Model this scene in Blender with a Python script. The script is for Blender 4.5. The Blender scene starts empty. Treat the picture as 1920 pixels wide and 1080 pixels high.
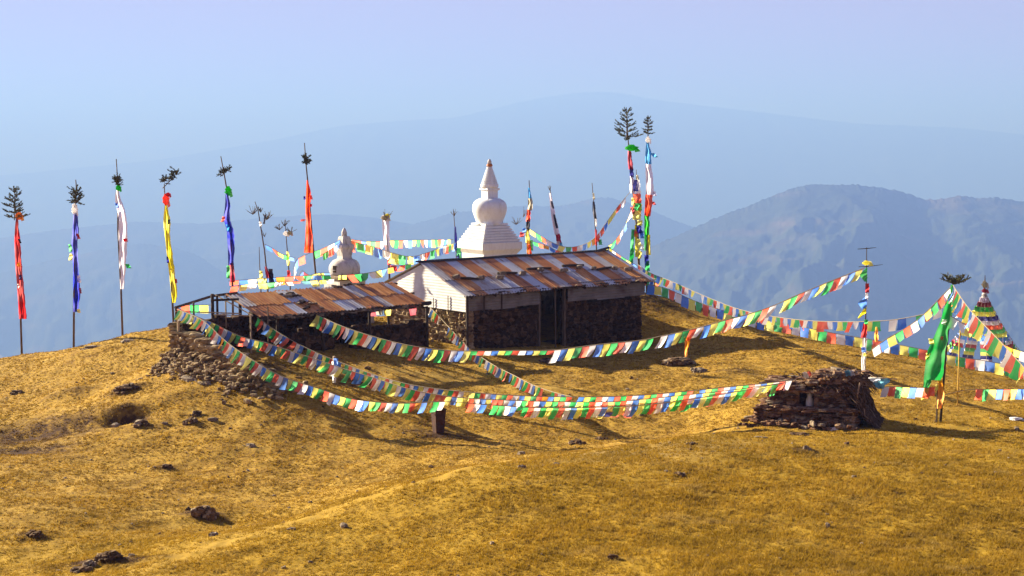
import bpy, math, random
import numpy as np
from mathutils import Vector

# ------------------------------------------------------------------ camera, world, sun, exposure
SC = bpy.context.scene
COL = SC.collection
F = 2700.0                      # focal length in pixels of a 1920 px wide frame
PITCH = math.radians(5.5)
CZ = 8.0
cam_d = bpy.data.cameras.new("camera")
cam = bpy.data.objects.new("camera", cam_d)
COL.objects.link(cam)
cam_d.sensor_width = 36.0
cam_d.lens = F / 1920 * 36.0
cam_d.clip_start = 0.5
cam_d.clip_end = 80000
cam.location = (0, 0, CZ)
cam.rotation_euler = (math.pi / 2 - PITCH, 0, 0)
SC.camera = cam

SUN_EL = math.radians(22.5)
SUN_H = Vector((-0.85, 0.527, 0)).normalized()
SUN_DIR = Vector((SUN_H.x * math.cos(SUN_EL), SUN_H.y * math.cos(SUN_EL), math.sin(SUN_EL)))
world = bpy.data.worlds.new("World")
SC.world = world
world.use_nodes = True
wn = world.node_tree
sky = wn.nodes.new("ShaderNodeTexSky")
sky.sky_type = 'NISHITA'
sky.sun_disc = False
sky.sun_elevation = SUN_EL
sky.sun_rotation = math.atan2(SUN_DIR.x, SUN_DIR.y)
sky.altitude = 2800
sky.air_density = 1.0
sky.dust_density = 0.8
sky.ozone_density = 2.0
tint = wn.nodes.new("ShaderNodeMix"); tint.data_type = 'RGBA'; tint.blend_type = 'MULTIPLY'
tint.inputs[0].default_value = 1.0; tint.inputs[7].default_value = (1.0, .43, .50, 1)      # white balance of the dusty air
wn.links.new(sky.outputs[0], tint.inputs[6])
veil = wn.nodes.new("ShaderNodeMix"); veil.data_type = 'RGBA'                                # even high haze over the whole sky
veil.inputs[7].default_value = (2.85, 2.0, 2.9, 1)
wtc = wn.nodes.new("ShaderNodeTexCoord"); wsp = wn.nodes.new("ShaderNodeSeparateXYZ")
wmr = wn.nodes.new("ShaderNodeMapRange")                                                      # the haze veil lies along the horizon
wmr.inputs["From Min"].default_value = 0.12; wmr.inputs["From Max"].default_value = 0.45
wmr.inputs["To Min"].default_value = 1.0; wmr.inputs["To Max"].default_value = 0.0
wn.links.new(wtc.outputs["Generated"], wsp.inputs[0]); wn.links.new(wsp.outputs["Z"], wmr.inputs["Value"])
wn.links.new(wmr.outputs[0], veil.inputs[0])
wn.links.new(tint.outputs[2], veil.inputs[6])
wn.links.new(veil.outputs[2], wn.nodes["Background"].inputs[0])
wn.nodes["Background"].inputs[1].default_value = 0.050
sun_d = bpy.data.lights.new("sun", 'SUN')
sun_d.energy = 5.0
sun_d.angle = math.radians(0.55)
sun_d.color = (1.0, 0.90, 0.76)
sun = bpy.data.objects.new("sun", sun_d)
COL.objects.link(sun)
sun.rotation_euler = (-SUN_DIR).to_track_quat('-Z', 'Y').to_euler()
SC.view_settings.view_transform = 'Standard'
SC.view_settings.look = 'None'
SC.view_settings.gamma = 1
SC.view_settings.exposure = 2.04

# ------------------------------------------------------------------ helpers
rnd = random.Random(7)
SP, CP = math.sin(PITCH), math.cos(PITCH)


def P(px, py, Y):
    """Point at world distance Y seen in direction (px, py) of the 1920x1080 photograph."""
    u = (px - 960) / F
    v = (540 - py) / F
    t = Y / (CP + v * SP)
    return Vector((u * t, Y, CZ + (-SP + v * CP) * t))


def zat(py, Y):
    return P(960, py, Y).z


def srgb(r, g, b):
    f = lambda c: ((c / 255 + 0.055) / 1.055) ** 2.4 if c > 10 else c / 255 / 12.92
    return (f(r), f(g), f(b))


def perlin(x, y, seed=0):
    xi = np.floor(x).astype(np.int64); yi = np.floor(y).astype(np.int64)
    xf = x - xi; yf = y - yi

    def grad(ix, iy, dx, dy):
        h = (ix * 374761393 + iy * 668265263 + seed * 982451653) & 0xFFFFFFFF
        h = ((h ^ (h >> 13)) * 1274126177) & 0xFFFFFFFF
        h = (h ^ (h >> 16)) & 0xFFFF
        a = h * (2 * math.pi / 65536.0)
        return np.cos(a) * dx + np.sin(a) * dy
    u = xf * xf * xf * (xf * (xf * 6 - 15) + 10)
    v = yf * yf * yf * (yf * (yf * 6 - 15) + 10)
    n00 = grad(xi, yi, xf, yf); n10 = grad(xi + 1, yi, xf - 1, yf)
    n01 = grad(xi, yi + 1, xf, yf - 1); n11 = grad(xi + 1, yi + 1, xf - 1, yf - 1)
    return (n00 * (1 - u) + n10 * u) * (1 - v) + (n01 * (1 - u) + n11 * u) * v


def fbm(x, y, octv=4, seed=0):
    s = 0; a = 1.0; f = 1.0
    for i in range(octv):
        s = s + a * perlin(x * f, y * f, seed + i * 17)
        a *= 0.5; f *= 2.03
    return s


class MB:
    """Collects shapes (world coordinates) into ONE mesh object."""
    def __init__(self):
        self.v = []; self.f = []; self.mi = []

    def add(self, vs, fs, mi=0):
        b = len(self.v)
        self.v.extend([tuple(p) for p in vs])
        self.f.extend([tuple(i + b for i in q) for q in fs])
        self.mi.extend([mi] * len(fs))

    def hexa(self, c8, mi=0):
        self.add(c8, [(0, 3, 2, 1), (4, 5, 6, 7), (0, 1, 5, 4), (1, 2, 6, 5), (2, 3, 7, 6), (3, 0, 4, 7)], mi)

    def box(self, o, ax, ay, az, mi=0):
        """o = one corner, three edge vectors."""
        o = Vector(o); ax = Vector(ax); ay = Vector(ay); az = Vector(az)
        self.hexa([o, o + ax, o + ax + ay, o + ay, o + az, o + ax + az, o + ax + ay + az, o + ay + az], mi)

    def tube(self, pts, rad, n=7, mi=0):
        pts = [Vector(p) for p in pts]
        if not isinstance(rad, (list, tuple)):
            rad = [rad] * len(pts)
        vs = []; fs = []
        for i, p in enumerate(pts):
            d = (pts[min(i + 1, len(pts) - 1)] - pts[max(i - 1, 0)])
            if d.length < 1e-9: d = Vector((0, 0, 1))
            d.normalize()
            a = d.cross(Vector((0, 1, 0.13)))
            if a.length < 1e-3: a = d.cross(Vector((1, 0, 0)))
            a.normalize(); b = d.cross(a)
            for k in range(n):
                t = 2 * math.pi * k / n
                vs.append(p + (a * math.cos(t) + b * math.sin(t)) * rad[i])
        for i in range(len(pts) - 1):
            for k in range(n):
                fs.append((i * n + k, i * n + (k + 1) % n, (i + 1) * n + (k + 1) % n, (i + 1) * n + k))
        fs.append(tuple(range(n))[::-1]); fs.append(tuple((len(pts) - 1) * n + k for k in range(n)))
        self.add(vs, fs, mi)

    def lathe(self, c, prof, n=28, mi=0, phase=0.0, wob=0.0):
        """prof: (radius, z) from bottom to top round the axis at c."""
        vs = []; fs = []
        for i, (r, z) in enumerate(prof):
            for k in range(n):
                t = 2 * math.pi * k / n + phase
                q = 1 + wob * math.sin(3 * t + i * 1.7) + wob * math.sin(7 * t - i * 0.9) * 0.6
                vs.append((c[0] + r * q * math.cos(t), c[1] + r * q * math.sin(t), z))
        for i in range(len(prof) - 1):
            for k in range(n):
                fs.append((i * n + k, i * n + (k + 1) % n, (i + 1) * n + (k + 1) % n, (i + 1) * n + k))
        fs.append(tuple(range(n))[::-1]); fs.append(tuple((len(prof) - 1) * n + k for k in range(n)))
        self.add(vs, fs, mi)

    def stone(self, c, sx, sy, sz, R=None, rz=None, mi=0, jit=0.16):
        """An irregular stone: a chamfered, jittered block."""
        R = R or rnd
        rz = R.uniform(0, 6.28) if rz is None else rz
        ca, sa = math.cos(rz), math.sin(rz)
        tx, ty = R.uniform(-.12, .12), R.uniform(-.12, .12)
        pts = []
        for z, q in ((-1, .86), (-.45, 1.0), (.45, .98), (1, .74)):
            for k in range(6):
                t = 2 * math.pi * (k + .5) / 6
                j = 1 + R.uniform(-jit, jit)
                x = math.copysign(min(1, abs(math.cos(t)) * 1.15), math.cos(t)) * sx * q * j
                y = math.copysign(min(1, abs(math.sin(t)) * 1.05), math.sin(t)) * sy * q * j
                zz = z * sz * (1 + R.uniform(-jit, jit)) + tx * x + ty * y
                pts.append((c[0] + x * ca - y * sa, c[1] + x * sa + y * ca, c[2] + zz))
        fs = []
        for i in range(3):
            for k in range(6):
                fs.append((i * 6 + k, i * 6 + (k + 1) % 6, i * 6 + 6 + (k + 1) % 6, i * 6 + 6 + k))
        fs.append((5, 4, 3, 2, 1, 0)); fs.append((18, 19, 20, 21, 22, 23))
        self.add(pts, fs, mi)

    def build(self, name, mats, parent=None, smooth=False, origin=None):
        me = bpy.data.meshes.new(name)
        if parent is not None:
            origin = WLOC[parent.name]
        if origin is None:
            origin = Vector((0, 0, 0))
        me.from_pydata([(p[0] - origin[0], p[1] - origin[1], p[2] - origin[2]) for p in self.v], [], self.f)
        for m in (mats if isinstance(mats, (list, tuple)) else [mats]):
            me.materials.append(m)
        if any(self.mi):
            me.polygons.foreach_set("material_index", self.mi)
        if smooth:
            me.polygons.foreach_set("use_smooth", [True] * len(me.polygons))
        me.update()
        ob = bpy.data.objects.new(name, me)
        COL.objects.link(ob)
        WLOC[ob.name] = Vector(origin)
        if parent is not None:
            ob.parent = parent
        else:
            ob.location = origin
        return ob


WLOC = {}       # world location of every object's origin


def tag(o, label, cat, group=None, kind=None):
    if label: o["label"] = label
    if cat: o["category"] = cat
    if group: o["group"] = group
    if kind: o["kind"] = kind
    return o


def thing(name, label, cat, loc, group=None):
    o = bpy.data.objects.new(name, None)
    COL.objects.link(o)
    o.location = loc
    o.empty_display_size = 0.3
    WLOC[o.name] = Vector(loc)
    return tag(o, label, cat, group)


def grid_mesh(name, X, Y, Z, mat, smooth=True, wrap=False, attrs=None):
    ny, nx = X.shape
    co = np.stack([X, Y, Z], -1).reshape(-1, 3).astype(np.float32)
    idx = np.arange(ny * nx).reshape(ny, nx)
    if wrap:
        idx = np.concatenate([idx, idx[:, :1]], 1)
    q = np.stack([idx[:-1, :-1], idx[:-1, 1:], idx[1:, 1:], idx[1:, :-1]], -1).reshape(-1, 4)
    return raw_mesh(name, co, q.astype(np.int32), mat, smooth, attrs)


def raw_mesh(name, co, q, mat, smooth=False, attrs=None):
    me = bpy.data.meshes.new(name)
    k = q.shape[1]
    me.vertices.add(len(co)); me.vertices.foreach_set("co", co.astype(np.float32).ravel())
    me.loops.add(q.size); me.loops.foreach_set("vertex_index", q.astype(np.int32).ravel())
    me.polygons.add(len(q))
    me.polygons.foreach_set("loop_start", np.arange(0, q.size, k, dtype=np.int32))
    me.polygons.foreach_set("loop_total", np.full(len(q), k, dtype=np.int32))
    if smooth:
        me.polygons.foreach_set("use_smooth", np.ones(len(q), dtype=bool))
    for nm, a in (attrs or {}).items():
        at = me.attributes.new(nm, 'FLOAT', 'POINT')
        at.data.foreach_set("value", a.astype(np.float32).ravel())
    me.update(); me.validate()
    me.materials.append(mat)
    ob = bpy.data.objects.new(name, me)
    COL.objects.link(ob)
    WLOC[ob.name] = Vector((0, 0, 0))
    return ob


# ------------------------------------------------------------------ materials
class Mat:
    def __init__(self, name, rough=0.85, spec=0.25):
        self.m = bpy.data.materials.new(name); self.m.use_nodes = True
        self.t = self.m.node_tree; self.b = self.t.nodes["Principled BSDF"]
        self.b.inputs["Roughness"].default_value = rough
        self.b.inputs["Specular IOR Level"].default_value = spec
        self.pos = self.t.nodes.new("ShaderNodeNewGeometry").outputs["Position"]

    def link(self, a, b): self.t.links.new(a, b)

    def mapped(self, scale):
        n = self.t.nodes.new("ShaderNodeMapping"); n.inputs["Scale"].default_value = scale
        self.link(self.pos, n.inputs["Vector"]); return n.outputs[0]

    def noise(self, scale, detail=4, rough=0.6, vec=None, dist=0.0):
        n = self.t.nodes.new("ShaderNodeTexNoise")
        n.inputs["Scale"].default_value = scale; n.inputs["Detail"].default_value = detail
        n.inputs["Roughness"].default_value = rough; n.inputs["Distortion"].default_value = dist
        self.link(vec or self.pos, n.inputs["Vector"]); return n.outputs["Fac"]

    def vor(self, scale, vec=None, out="Color"):
        n = self.t.nodes.new("ShaderNodeTexVoronoi"); n.inputs["Scale"].default_value = scale
        self.link(vec or self.pos, n.inputs["Vector"]); return n.outputs[out]

    def ramp(self, fac, stops):
        n = self.t.nodes.new("ShaderNodeValToRGB"); e = n.color_ramp.elements
        while len(e) < len(stops): e.new(0.5)
        for i, (p, c) in enumerate(stops):
            e[i].position = p
            e[i].color = (c, c, c, 1) if isinstance(c, (int, float)) else (*c, 1)
        self.link(fac, n.inputs[0]); return n.outputs[0]

    def mix(self, fac, a, b, mode='MIX'):
        n = self.t.nodes.new("ShaderNodeMix"); n.data_type = 'RGBA'; n.blend_type = mode
        for s, v in ((n.inputs[0], fac), (n.inputs[6], a), (n.inputs[7], b)):
            if isinstance(v, (int, float)): s.default_value = v
            elif isinstance(v, tuple): s.default_value = (*v, 1)
            else: self.link(v, s)
        return n.outputs[2]

    def attr(self, name):
        n = self.t.nodes.new("ShaderNodeAttribute"); n.attribute_name = name; return n.outputs["Fac"]

    def math(self, op, a, b=0.0):
        n = self.t.nodes.new("ShaderNodeMath"); n.operation = op
        for s, v in zip(n.inputs, (a, b)):
            if isinstance(v, (int, float)): s.default_value = v
            else: self.link(v, s)
        return n.outputs[0]

    def color(self, c):
        if isinstance(c, tuple): self.b.inputs["Base Color"].default_value = (*c, 1)
        else: self.link(c, self.b.inputs["Base Color"])
        return self

    def bump(self, h, strength=0.4, dist=0.02):
        n = self.t.nodes.new("ShaderNodeBump"); n.inputs["Strength"].default_value = strength
        n.inputs["Distance"].default_value = dist
        self.link(h, n.inputs["Height"]); self.link(n.outputs[0], self.b.inputs["Normal"]); return self


def m_noise(name, c0, c1, scale=4, rough=0.85, bump=0.3, bd=0.02, lo=.35, hi=.68, c2=None, stretch=None, metal=0, spec=.25):
    m = Mat(name, rough, spec)
    v = m.mapped(stretch) if stretch else None
    n = m.noise(scale, 5, .62, v)
    c = m.ramp(n, [(lo, c0), (hi, c1)])
    if c2:
        n2 = m.noise(scale * .37 + .13, 3, .5)
        c = m.mix(m.ramp(n2, [(.52, 0.0), (.66, 1.0)]), c, c2)
    m.color(c)
    m.b.inputs["Metallic"].default_value = metal
    if bump: m.bump(m.noise(scale * 2.3, 4, .6, v), bump, bd)
    return m.m


def m_cloth(name, c, trans=0.86, var=.05):
    m = Mat(name, 0.9, 0.1)
    n = m.noise(3.0, 3, .6)
    dark = tuple(x * (1 - var * 2) for x in c)
    col = m.ramp(n, [(.35, dark), (.6, c)])
    fade = m.ramp(m.noise(1.3, 3, .6), [(.42, 0.0), (.68, .34)])          # sun bleached in places
    col = m.mix(fade, col, tuple(.6 * x + .40 for x in c))
    # faint printed lines
    col = m.mix(m.ramp(m.noise(26, 2, .5, m.mapped((1, 1, 2.6))), [(.56, 0.0), (.68, .18)]), col, tuple(x * .45 for x in c))
    m.color(col)
    tr = m.t.nodes.new("ShaderNodeBsdfTranslucent"); m.link(col, tr.inputs[0])
    mx = m.t.nodes.new("ShaderNodeMixShader"); mx.inputs[0].default_value = trans
    out = m.t.nodes["Material Output"]
    m.link(m.b.outputs[0], mx.inputs[1]); m.link(tr.outputs[0], mx.inputs[2]); m.link(mx.outputs[0], out.inputs[0])
    return m.m


CL = {
    'R': m_cloth("red cloth", (.95, .16, .09)), 'G': m_cloth("green cloth", (.07, .58, .16)),
    'Y': m_cloth("yellow cloth", (.97, .90, .20)), 'B': m_cloth("blue cloth", (.10, .27, .86)),
    'W': m_cloth("white cloth", (.97, .95, .96)), 'L': m_cloth("pale lavender cloth", (.84, .79, .92)),
    'N': m_cloth("navy cloth", (.025, .025, .30)), 'M': m_cloth("maroon cloth", (.42, .03, .07)),
    'O': m_cloth("orange cloth", (.88, .36, .02)), 'V': m_cloth("bright green cloth", (.06, .62, .05)),
    'S': m_cloth("sky blue cloth", (.06, .36, .75)), 'D': m_cloth("dark cloth", (.03, .03, .06)),
    'K': m_cloth("faded khaki cloth", (.5, .46, .36)), 'E': m_cloth("emerald cloth", (.015, .40, .07), .45),
    'U': m_cloth("ultramarine cloth", (.03, .04, .50)), 'T': m_cloth("turquoise cloth", (.16, .45, .62)),
    'y': m_cloth("lemon cloth", (.88, .78, .02)), 'r': m_cloth("scarlet cloth", (.62, .02, .02)),
    'o': m_cloth("vermilion cloth", (.85, .07, .01)),
}
M_CORD = m_noise("cord", (.25, .2, .13), (.4, .33, .22), 30, bump=0)
M_WOOD = m_noise("weathered pole wood", (.07, .045, .03), (.20, .14, .09), 6, stretch=(6, 6, .6), bump=.5)
M_PALEWOOD = m_noise("pale stick wood", (.28, .2, .12), (.5, .38, .25), 6, stretch=(6, 6, 1), bump=.4)
M_DARKWOOD = m_noise("dark timber", (.03, .02, .015), (.09, .06, .04), 5, stretch=(5, 5, .7), bump=.5)
M_NEEDLE = m_noise("fir needles", (.055, .07, .028), (.18, .18, .075), 9, bump=0)
M_DRYLEAF = m_noise("dry leaves", (.10, .09, .045), (.26, .22, .12), 9, bump=0)
M_STONE = None


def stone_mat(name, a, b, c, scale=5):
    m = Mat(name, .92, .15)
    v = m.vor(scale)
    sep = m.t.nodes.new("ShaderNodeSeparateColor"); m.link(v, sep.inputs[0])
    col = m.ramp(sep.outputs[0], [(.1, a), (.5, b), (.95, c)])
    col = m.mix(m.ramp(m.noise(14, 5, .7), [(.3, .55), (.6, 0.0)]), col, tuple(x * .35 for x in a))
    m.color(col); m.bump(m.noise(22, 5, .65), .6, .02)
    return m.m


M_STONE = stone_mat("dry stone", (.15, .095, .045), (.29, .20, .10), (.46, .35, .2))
M_MUDSTONE_SHADE = stone_mat("mud and stone wall in painted shade", (.040, .019, .008), (.072, .036, .016), (.16, .09, .045), 6)  # stone darkened so the sunless walls carry their shade in the colour
M_SHRINE = stone_mat("shrine stones and turf", (.085, .038, .020), (.17, .082, .040), (.33, .22, .13), 7)
M_ROCK = stone_mat("field rock", (.16, .12, .08), (.25, .19, .13), (.36, .29, .2), 9)
M_DARKROCK = stone_mat("dark turf clod", (.085, .046, .020), (.14, .08, .036), (.24, .155, .08), 9)
M_WHITE = None


def white_mat(name, base, stain, amt):
    m = Mat(name, .8, .2)
    st = m.noise(3.2, 6, .68, m.mapped((1.6, 1.6, .55)), .4)
    c = m.mix(m.ramp(st, [(.48, 0.0), (.72, amt)]), base, stain)
    c = m.mix(m.ramp(m.noise(17, 5, .7), [(.58, 0.0), (.75, amt)]), c, tuple(x * .5 for x in stain))
    m.color(c); m.bump(m.noise(9, 5, .65), .35, .03)
    return m.m


M_WHITE = white_mat("whitewash", (.71, .74, .76), (.42, .38, .32), .38)
M_GREYWASH = white_mat("weathered plaster", (.56, .54, .51), (.19, .17, .15), .85)


def tin_mat(name, a, b, c, slopedir, amt, metal=0.0):
    """Corrugated sheet: streaks run down the slope."""
    m = Mat(name, .46, .4)
    m.b.inputs['Metallic'].default_value = metal
    mp = m.t.nodes.new("ShaderNodeMapping"); mp.inputs["Rotation"].default_value = (0, 0, -math.radians(HYAW))
    m.link(m.pos, mp.inputs["Vector"])
    mp2 = m.t.nodes.new("ShaderNodeMapping"); mp2.inputs["Scale"].default_value = (7.0, .45, .45)
    m.link(mp.outputs[0], mp2.inputs["Vector"])
    st = m.noise(1.0, 5, .65, mp2.outputs[0])
    bl = m.noise(2.3, 4, .6)
    f = m.math('ADD', m.math('MULTIPLY', st, .65), m.math('MULTIPLY', bl, .35))
    m.color(m.mix(m.ramp(m.noise(26, 4, .7), [(.55, 0.0), (.72, .45)]), m.ramp(f, [(.36, a), (.5 + amt, b), (.66 + amt, c)]), tuple(x * .35 for x in a)))
    m.bump(m.noise(30, 3, .6), .2, .006)
    return m.m


HYAW = 40.0
T_RUST = tin_mat("rusty corrugated tin", (.26, .085, .026), (.52, .20, .05), (.60, .29, .10), 0, 0)
T_RUST2 = tin_mat("bright rusty tin", (.32, .115, .03), (.60, .265, .07), (.64, .38, .16), 0, .02)
T_GREY = tin_mat("grey corrugated tin", (.42, .30, .20), (.60, .60, .58), (.68, .69, .69), 0, -.08, .55)
T_GREY2 = tin_mat("streaked grey tin", (.38, .20, .09), (.55, .50, .43), (.64, .64, .62), 0, -.03, .4)
T_DARK = m_noise("dark tin", (.03, .026, .022), (.08, .07, .06), 5, bump=.2)
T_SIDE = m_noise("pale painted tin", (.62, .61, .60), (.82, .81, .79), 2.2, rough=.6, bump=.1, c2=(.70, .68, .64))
T_SIDE_SHADE = m_noise("siding tin in painted shade", (.15, .13, .115), (.23, .205, .19), 2.2, rough=.6, bump=.1, c2=(.09, .06, .045))  # front siding's shade mixed into its colour; the lit gable keeps the pale tin

# ------------------------------------------------------------------ terrain
CTRL = [  # (px, py, Y) of ground seen in the photograph
    (0, 672, 56), (140, 655, 56), (230, 636, 56), (320, 613, 54), (-120, 690, 55), (300, 685, 48), (200, 730, 46), (0, 740, 47.5),
    (0, 850, 38), (0, 960, 31), (0, 1080, 26), (350, 970, 32), (200, 850, 38.5), (400, 800, 40.5), (500, 900, 36), (600, 1000, 28),
    (500, 1080, 25), (250, 1030, 28), (490, 702, 44.2), (350, 672, 46.4), (874, 655, 52), (1210, 640, 57.9), (1000, 872, 33.3), (1100, 853, 34.5), (1200, 836, 35.6), (1300, 818, 36.6), (1100, 836, 40.4), (1200, 822, 41.2), (1300, 803, 42.0), (805, 652, 51.4), (640, 668, 47.9),
    (700, 700, 46.2), (900, 700, 48), (1100, 692, 49.2), (1000, 745, 45), (820, 812, 41.2), (640, 785, 41.6), (1000, 842, 39.8),
    (1060, 828, 40.8), (1215, 556, 62), (1300, 577, 62), (1450, 607, 61), (1700, 664, 58), (1930, 710, 55), (1400, 662, 52.5), (1300, 692, 49.5),
    (1500, 692, 49.5), (1700, 742, 45.2), (1900, 765, 44), (1300, 745, 45), (1380, 778, 42), (1430, 802, 40), (1650, 800, 40.2), (1530, 808, 39.5),
    (1762, 791, 41.5), (1900, 818, 39), (1900, 900, 31.8), (1500, 900, 31.2), (1200, 950, 28.6), (640, 950, 30.5), (600, 930, 34), (900, 872, 32.5), (880, 850, 38.5), (450, 1015, 27.5), (420, 990, 31.5), (770, 908, 31.5), (740, 885, 36.5),
    (1900, 1080, 24.3), (1400, 1080, 23.5), (1000, 1080, 24.3), (880, 950, 29), (760, 1080, 24.8), (2050, 1080, 24.3), (-150, 1080, 26.5), (-150, 850, 38.5),
    (2080, 740, 53), (2080, 850, 38),
]
WPTS = [(-24, 66, -2.7), (-14, 66, -1.3), (-7, 66, .0), (0, 68, .9), (6, 68, .7), (10, 66, .1), (14, 66, -.9), (24, 66, -3), (-30, 56, -2.4),
        (30, 56, -2.6), (-34, 40, -1.7), (34, 40, -1.4), (-30, 22, .3), (30, 22, .2), (0, 16, 1.7), (-12, 14, 1.9), (12, 14, 1.9), (0, 8, 3.7), (0, 0, 6.2), (-18, 2, 4.4),
        (18, 2, 4.4), (-6, 60, .95), (0, 63, 1.1), (-9, 53, 1.15), (-34, 4, 2.5), (34, 4, 2.5)]
_c = np.array([tuple(P(*c)) for c in CTRL] + WPTS)


def _tps_k(r2): return np.where(r2 > 1e-9, 0.5 * r2 * np.log(np.maximum(r2, 1e-9)), 0)


_n = len(_c); _S = 30.0
_xy = _c[:, :2] / _S
_K = _tps_k(((_xy[:, None] - _xy[None]) ** 2).sum(-1)) + np.eye(_n) * 0.0006
_Pm = np.c_[np.ones(_n), _xy]
_A = np.block([[_K, _Pm], [_Pm.T, np.zeros((3, 3))]])
_w = np.linalg.solve(_A, np.r_[_c[:, 2], 0, 0, 0])


def H0(x, y):
    x = np.asarray(x, float); y = np.asarray(y, float)
    cx = np.clip(x, -34, 34); cy = np.clip(y, -6, 67)
    q = np.stack([cx.ravel() / _S, cy.ravel() / _S], -1)
    out = np.empty(len(q))
    for i in range(0, len(q), 20000):
        b = q[i:i + 20000]
        out[i:i + 20000] = _tps_k(((b[:, None] - _xy[None]) ** 2).sum(-1)) @ _w[:_n] + _w[_n] + b @ _w[_n + 1:]
    z = out.reshape(x.shape)
    d = np.hypot(x - cx, y - cy)
    fall = np.where(d < 30, .35 * d + .009 * d * d, 18.6 + .62 * (d - 30))
    fall = 900 * (1 - np.exp(-fall / 900))
    return z - fall + fbm(x * .004, y * .004, 4, 5) * np.minimum(fall * .25, 110)


def bumps(x, y):
    """Turf relief: hollows, terracettes and tussocks (fades with distance)."""
    x = np.asarray(x, float); y = np.asarray(y, float)
    r = np.hypot(x, y)
    m = np.clip((95 - r) / 25, 0, 1)
    b = .10 * fbm(x * .33, y * .33, 3, 3) + .045 * fbm(x * 1.3, y * 1.3, 3, 11)
    t = perlin(x * 5.1, y * 5.1, 23); t2 = perlin(x * 11, y * 11, 29)
    amp = .65 + .7 * np.clip(fbm(x * .2, y * .2, 2, 31) + .5, 0, 1)
    b = b + amp * (.020 * np.maximum(t, -.15) + .013 * t2)
    terr = np.sin((y + .25 * x) * 3.3 + 2.2 * fbm(x * .5, y * .5, 2, 41)) * .018 * np.clip((y - 40) / 6, 0, 1)
    return (b + terr) * m


FEAT = []       # (x, y, rx, ry, dz, soil) hollows and mounds


def H(x, y):
    x = np.asarray(x, float); y = np.asarray(y, float)
    z = H0(x, y) + bumps(x, y)
    for fx, fy, rx, ry, dz, so in FEAT:
        z = z + dz * np.exp(-(((x - fx) / rx) ** 2 + ((y - fy) / ry) ** 2))
    return z


def G(x, y): return float(H(np.array([x]), np.array([y]))[0])


def hit(px, py):
    """Ground point seen at (px, py)."""
    Ys = np.arange(18, 75, .08)
    pts = np.array([tuple(P(px, py, y)) for y in Ys])
    below = pts[:, 2] < H0(pts[:, 0], pts[:, 1])
    i = int(np.argmax(below)) if below.any() else len(Ys) - 1
    p = pts[i]
    return Vector((p[0], p[1], G(p[0], p[1])))


for px, py, rx, ry, dz, so in [(238, 781, .55, .34, -.42, 1.15), (236, 768, .6, .25, .16, .5), (232, 735, .6, .5, .22, .7), (130, 745, .9, .7, .25, .35), (330, 740, .8, .5, .12, .1),
                               (60, 800, 2.2, 1.4, -.35, .68), (30, 835, 1.5, 1.0, -.2, .72), (150, 775, 1.4, .8, .18, .3), (380, 968, .45, .35, .10, .8),
                               (200, 1055, .9, .3, .10, .85), (65, 1010, .4, .3, .08, .6), (310, 878, .35, .3, .05, .6), (660, 720, .6, .5, -.05, .6),
                               (905, 915, .8, .5, .03, .1), (1270, 885, .7, .5, -.05, .25), (1510, 845, .35, .35, .04, .8), (1380, 700, .8, .6, .12, .5),
                               (820, 815, .9, .5, .02, .75), (500, 690, .9, .8, .1, .55), (1230, 652, 1.2, .5, .1, .4), (1215, 565, 2.5, 1.2, .0, .55), (1340, 615, 1.5, .8, .12, .2)]:
    h = hit(px, py)
    FEAT.append((h.x, h.y, rx, ry, dz, so))


def smooth_mask(x, y, line, w):
    """1 near a polyline of ground points."""
    d = np.full(x.shape, 1e9)
    for a, b in zip(line[:-1], line[1:]):
        ab = np.array([b[0] - a[0], b[1] - a[1]]); L2 = (ab ** 2).sum()
        t = np.clip(((x - a[0]) * ab[0] + (y - a[1]) * ab[1]) / L2, 0, 1)
        d = np.minimum(d, np.hypot(x - a[0] - t * ab[0], y - a[1] - t * ab[1]))
    return np.clip(1.3 - d / w, 0, 1)


phi = np.r_[np.linspace(-180, -27, 60)[:-1], np.linspace(-27, 27, 470), np.linspace(27, 180, 60)[1:-1]]
rr = np.r_[np.linspace(1.5, 20, 16)[:-1], np.geomspace(20, 76, 470), np.geomspace(76, 21000, 70)[1:]]
RR, PH = np.meshgrid(rr, np.radians(phi), indexing='ij')
_rm = np.where(np.abs(PH) < math.radians(75), 21000.0, 1300.0)       # the slope behind the camera is modelled less far
RR = np.where(RR > 76, 76 * (_rm / 76) ** (np.log(np.maximum(RR, 76) / 76) / math.log(21000 / 76)), RR)
gx, gy = RR * np.sin(PH), RR * np.cos(PH)
gz = H(gx, gy)
soil = np.zeros_like(gx)
for fx, fy, rx, ry, dz, so in FEAT:
    soil = np.maximum(soil, so * np.exp(-(((gx - fx) / (rx * 1.25)) ** 2 + ((gy - fy) / (ry * 1.25)) ** 2)))
PATHS = [[hit(*q) for q in ((250, 1075), (450, 1010), (640, 950), (820, 900), (980, 858), (1150, 835), (1300, 815), (1420, 800))],
         [hit(*q) for q in ((1655, 803), (1760, 797), (1910, 812))],
         [hit(*q) for q in ((700, 690), (880, 720), (1050, 735))]]
path = np.zeros_like(gx)
for ln, w in zip(PATHS, (.75, .7, 1.3)):
    path = np.maximum(path, smooth_mask(gx, gy, ln, w))
g1 = hit(1180, 850); g2 = hit(1330, 835)
grey = np.exp(-(((gx - g1.x) / 2.2) ** 2 + ((gy - g1.y) / 1.5) ** 2)) + .6 * np.exp(-(((gx - g2.x) / 1.8) ** 2 + ((gy - g2.y) / 1.2) ** 2))
moundc = np.clip((38.5 - gy) / 5 + (gx - 1.5) / 9, 0, 1)

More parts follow.
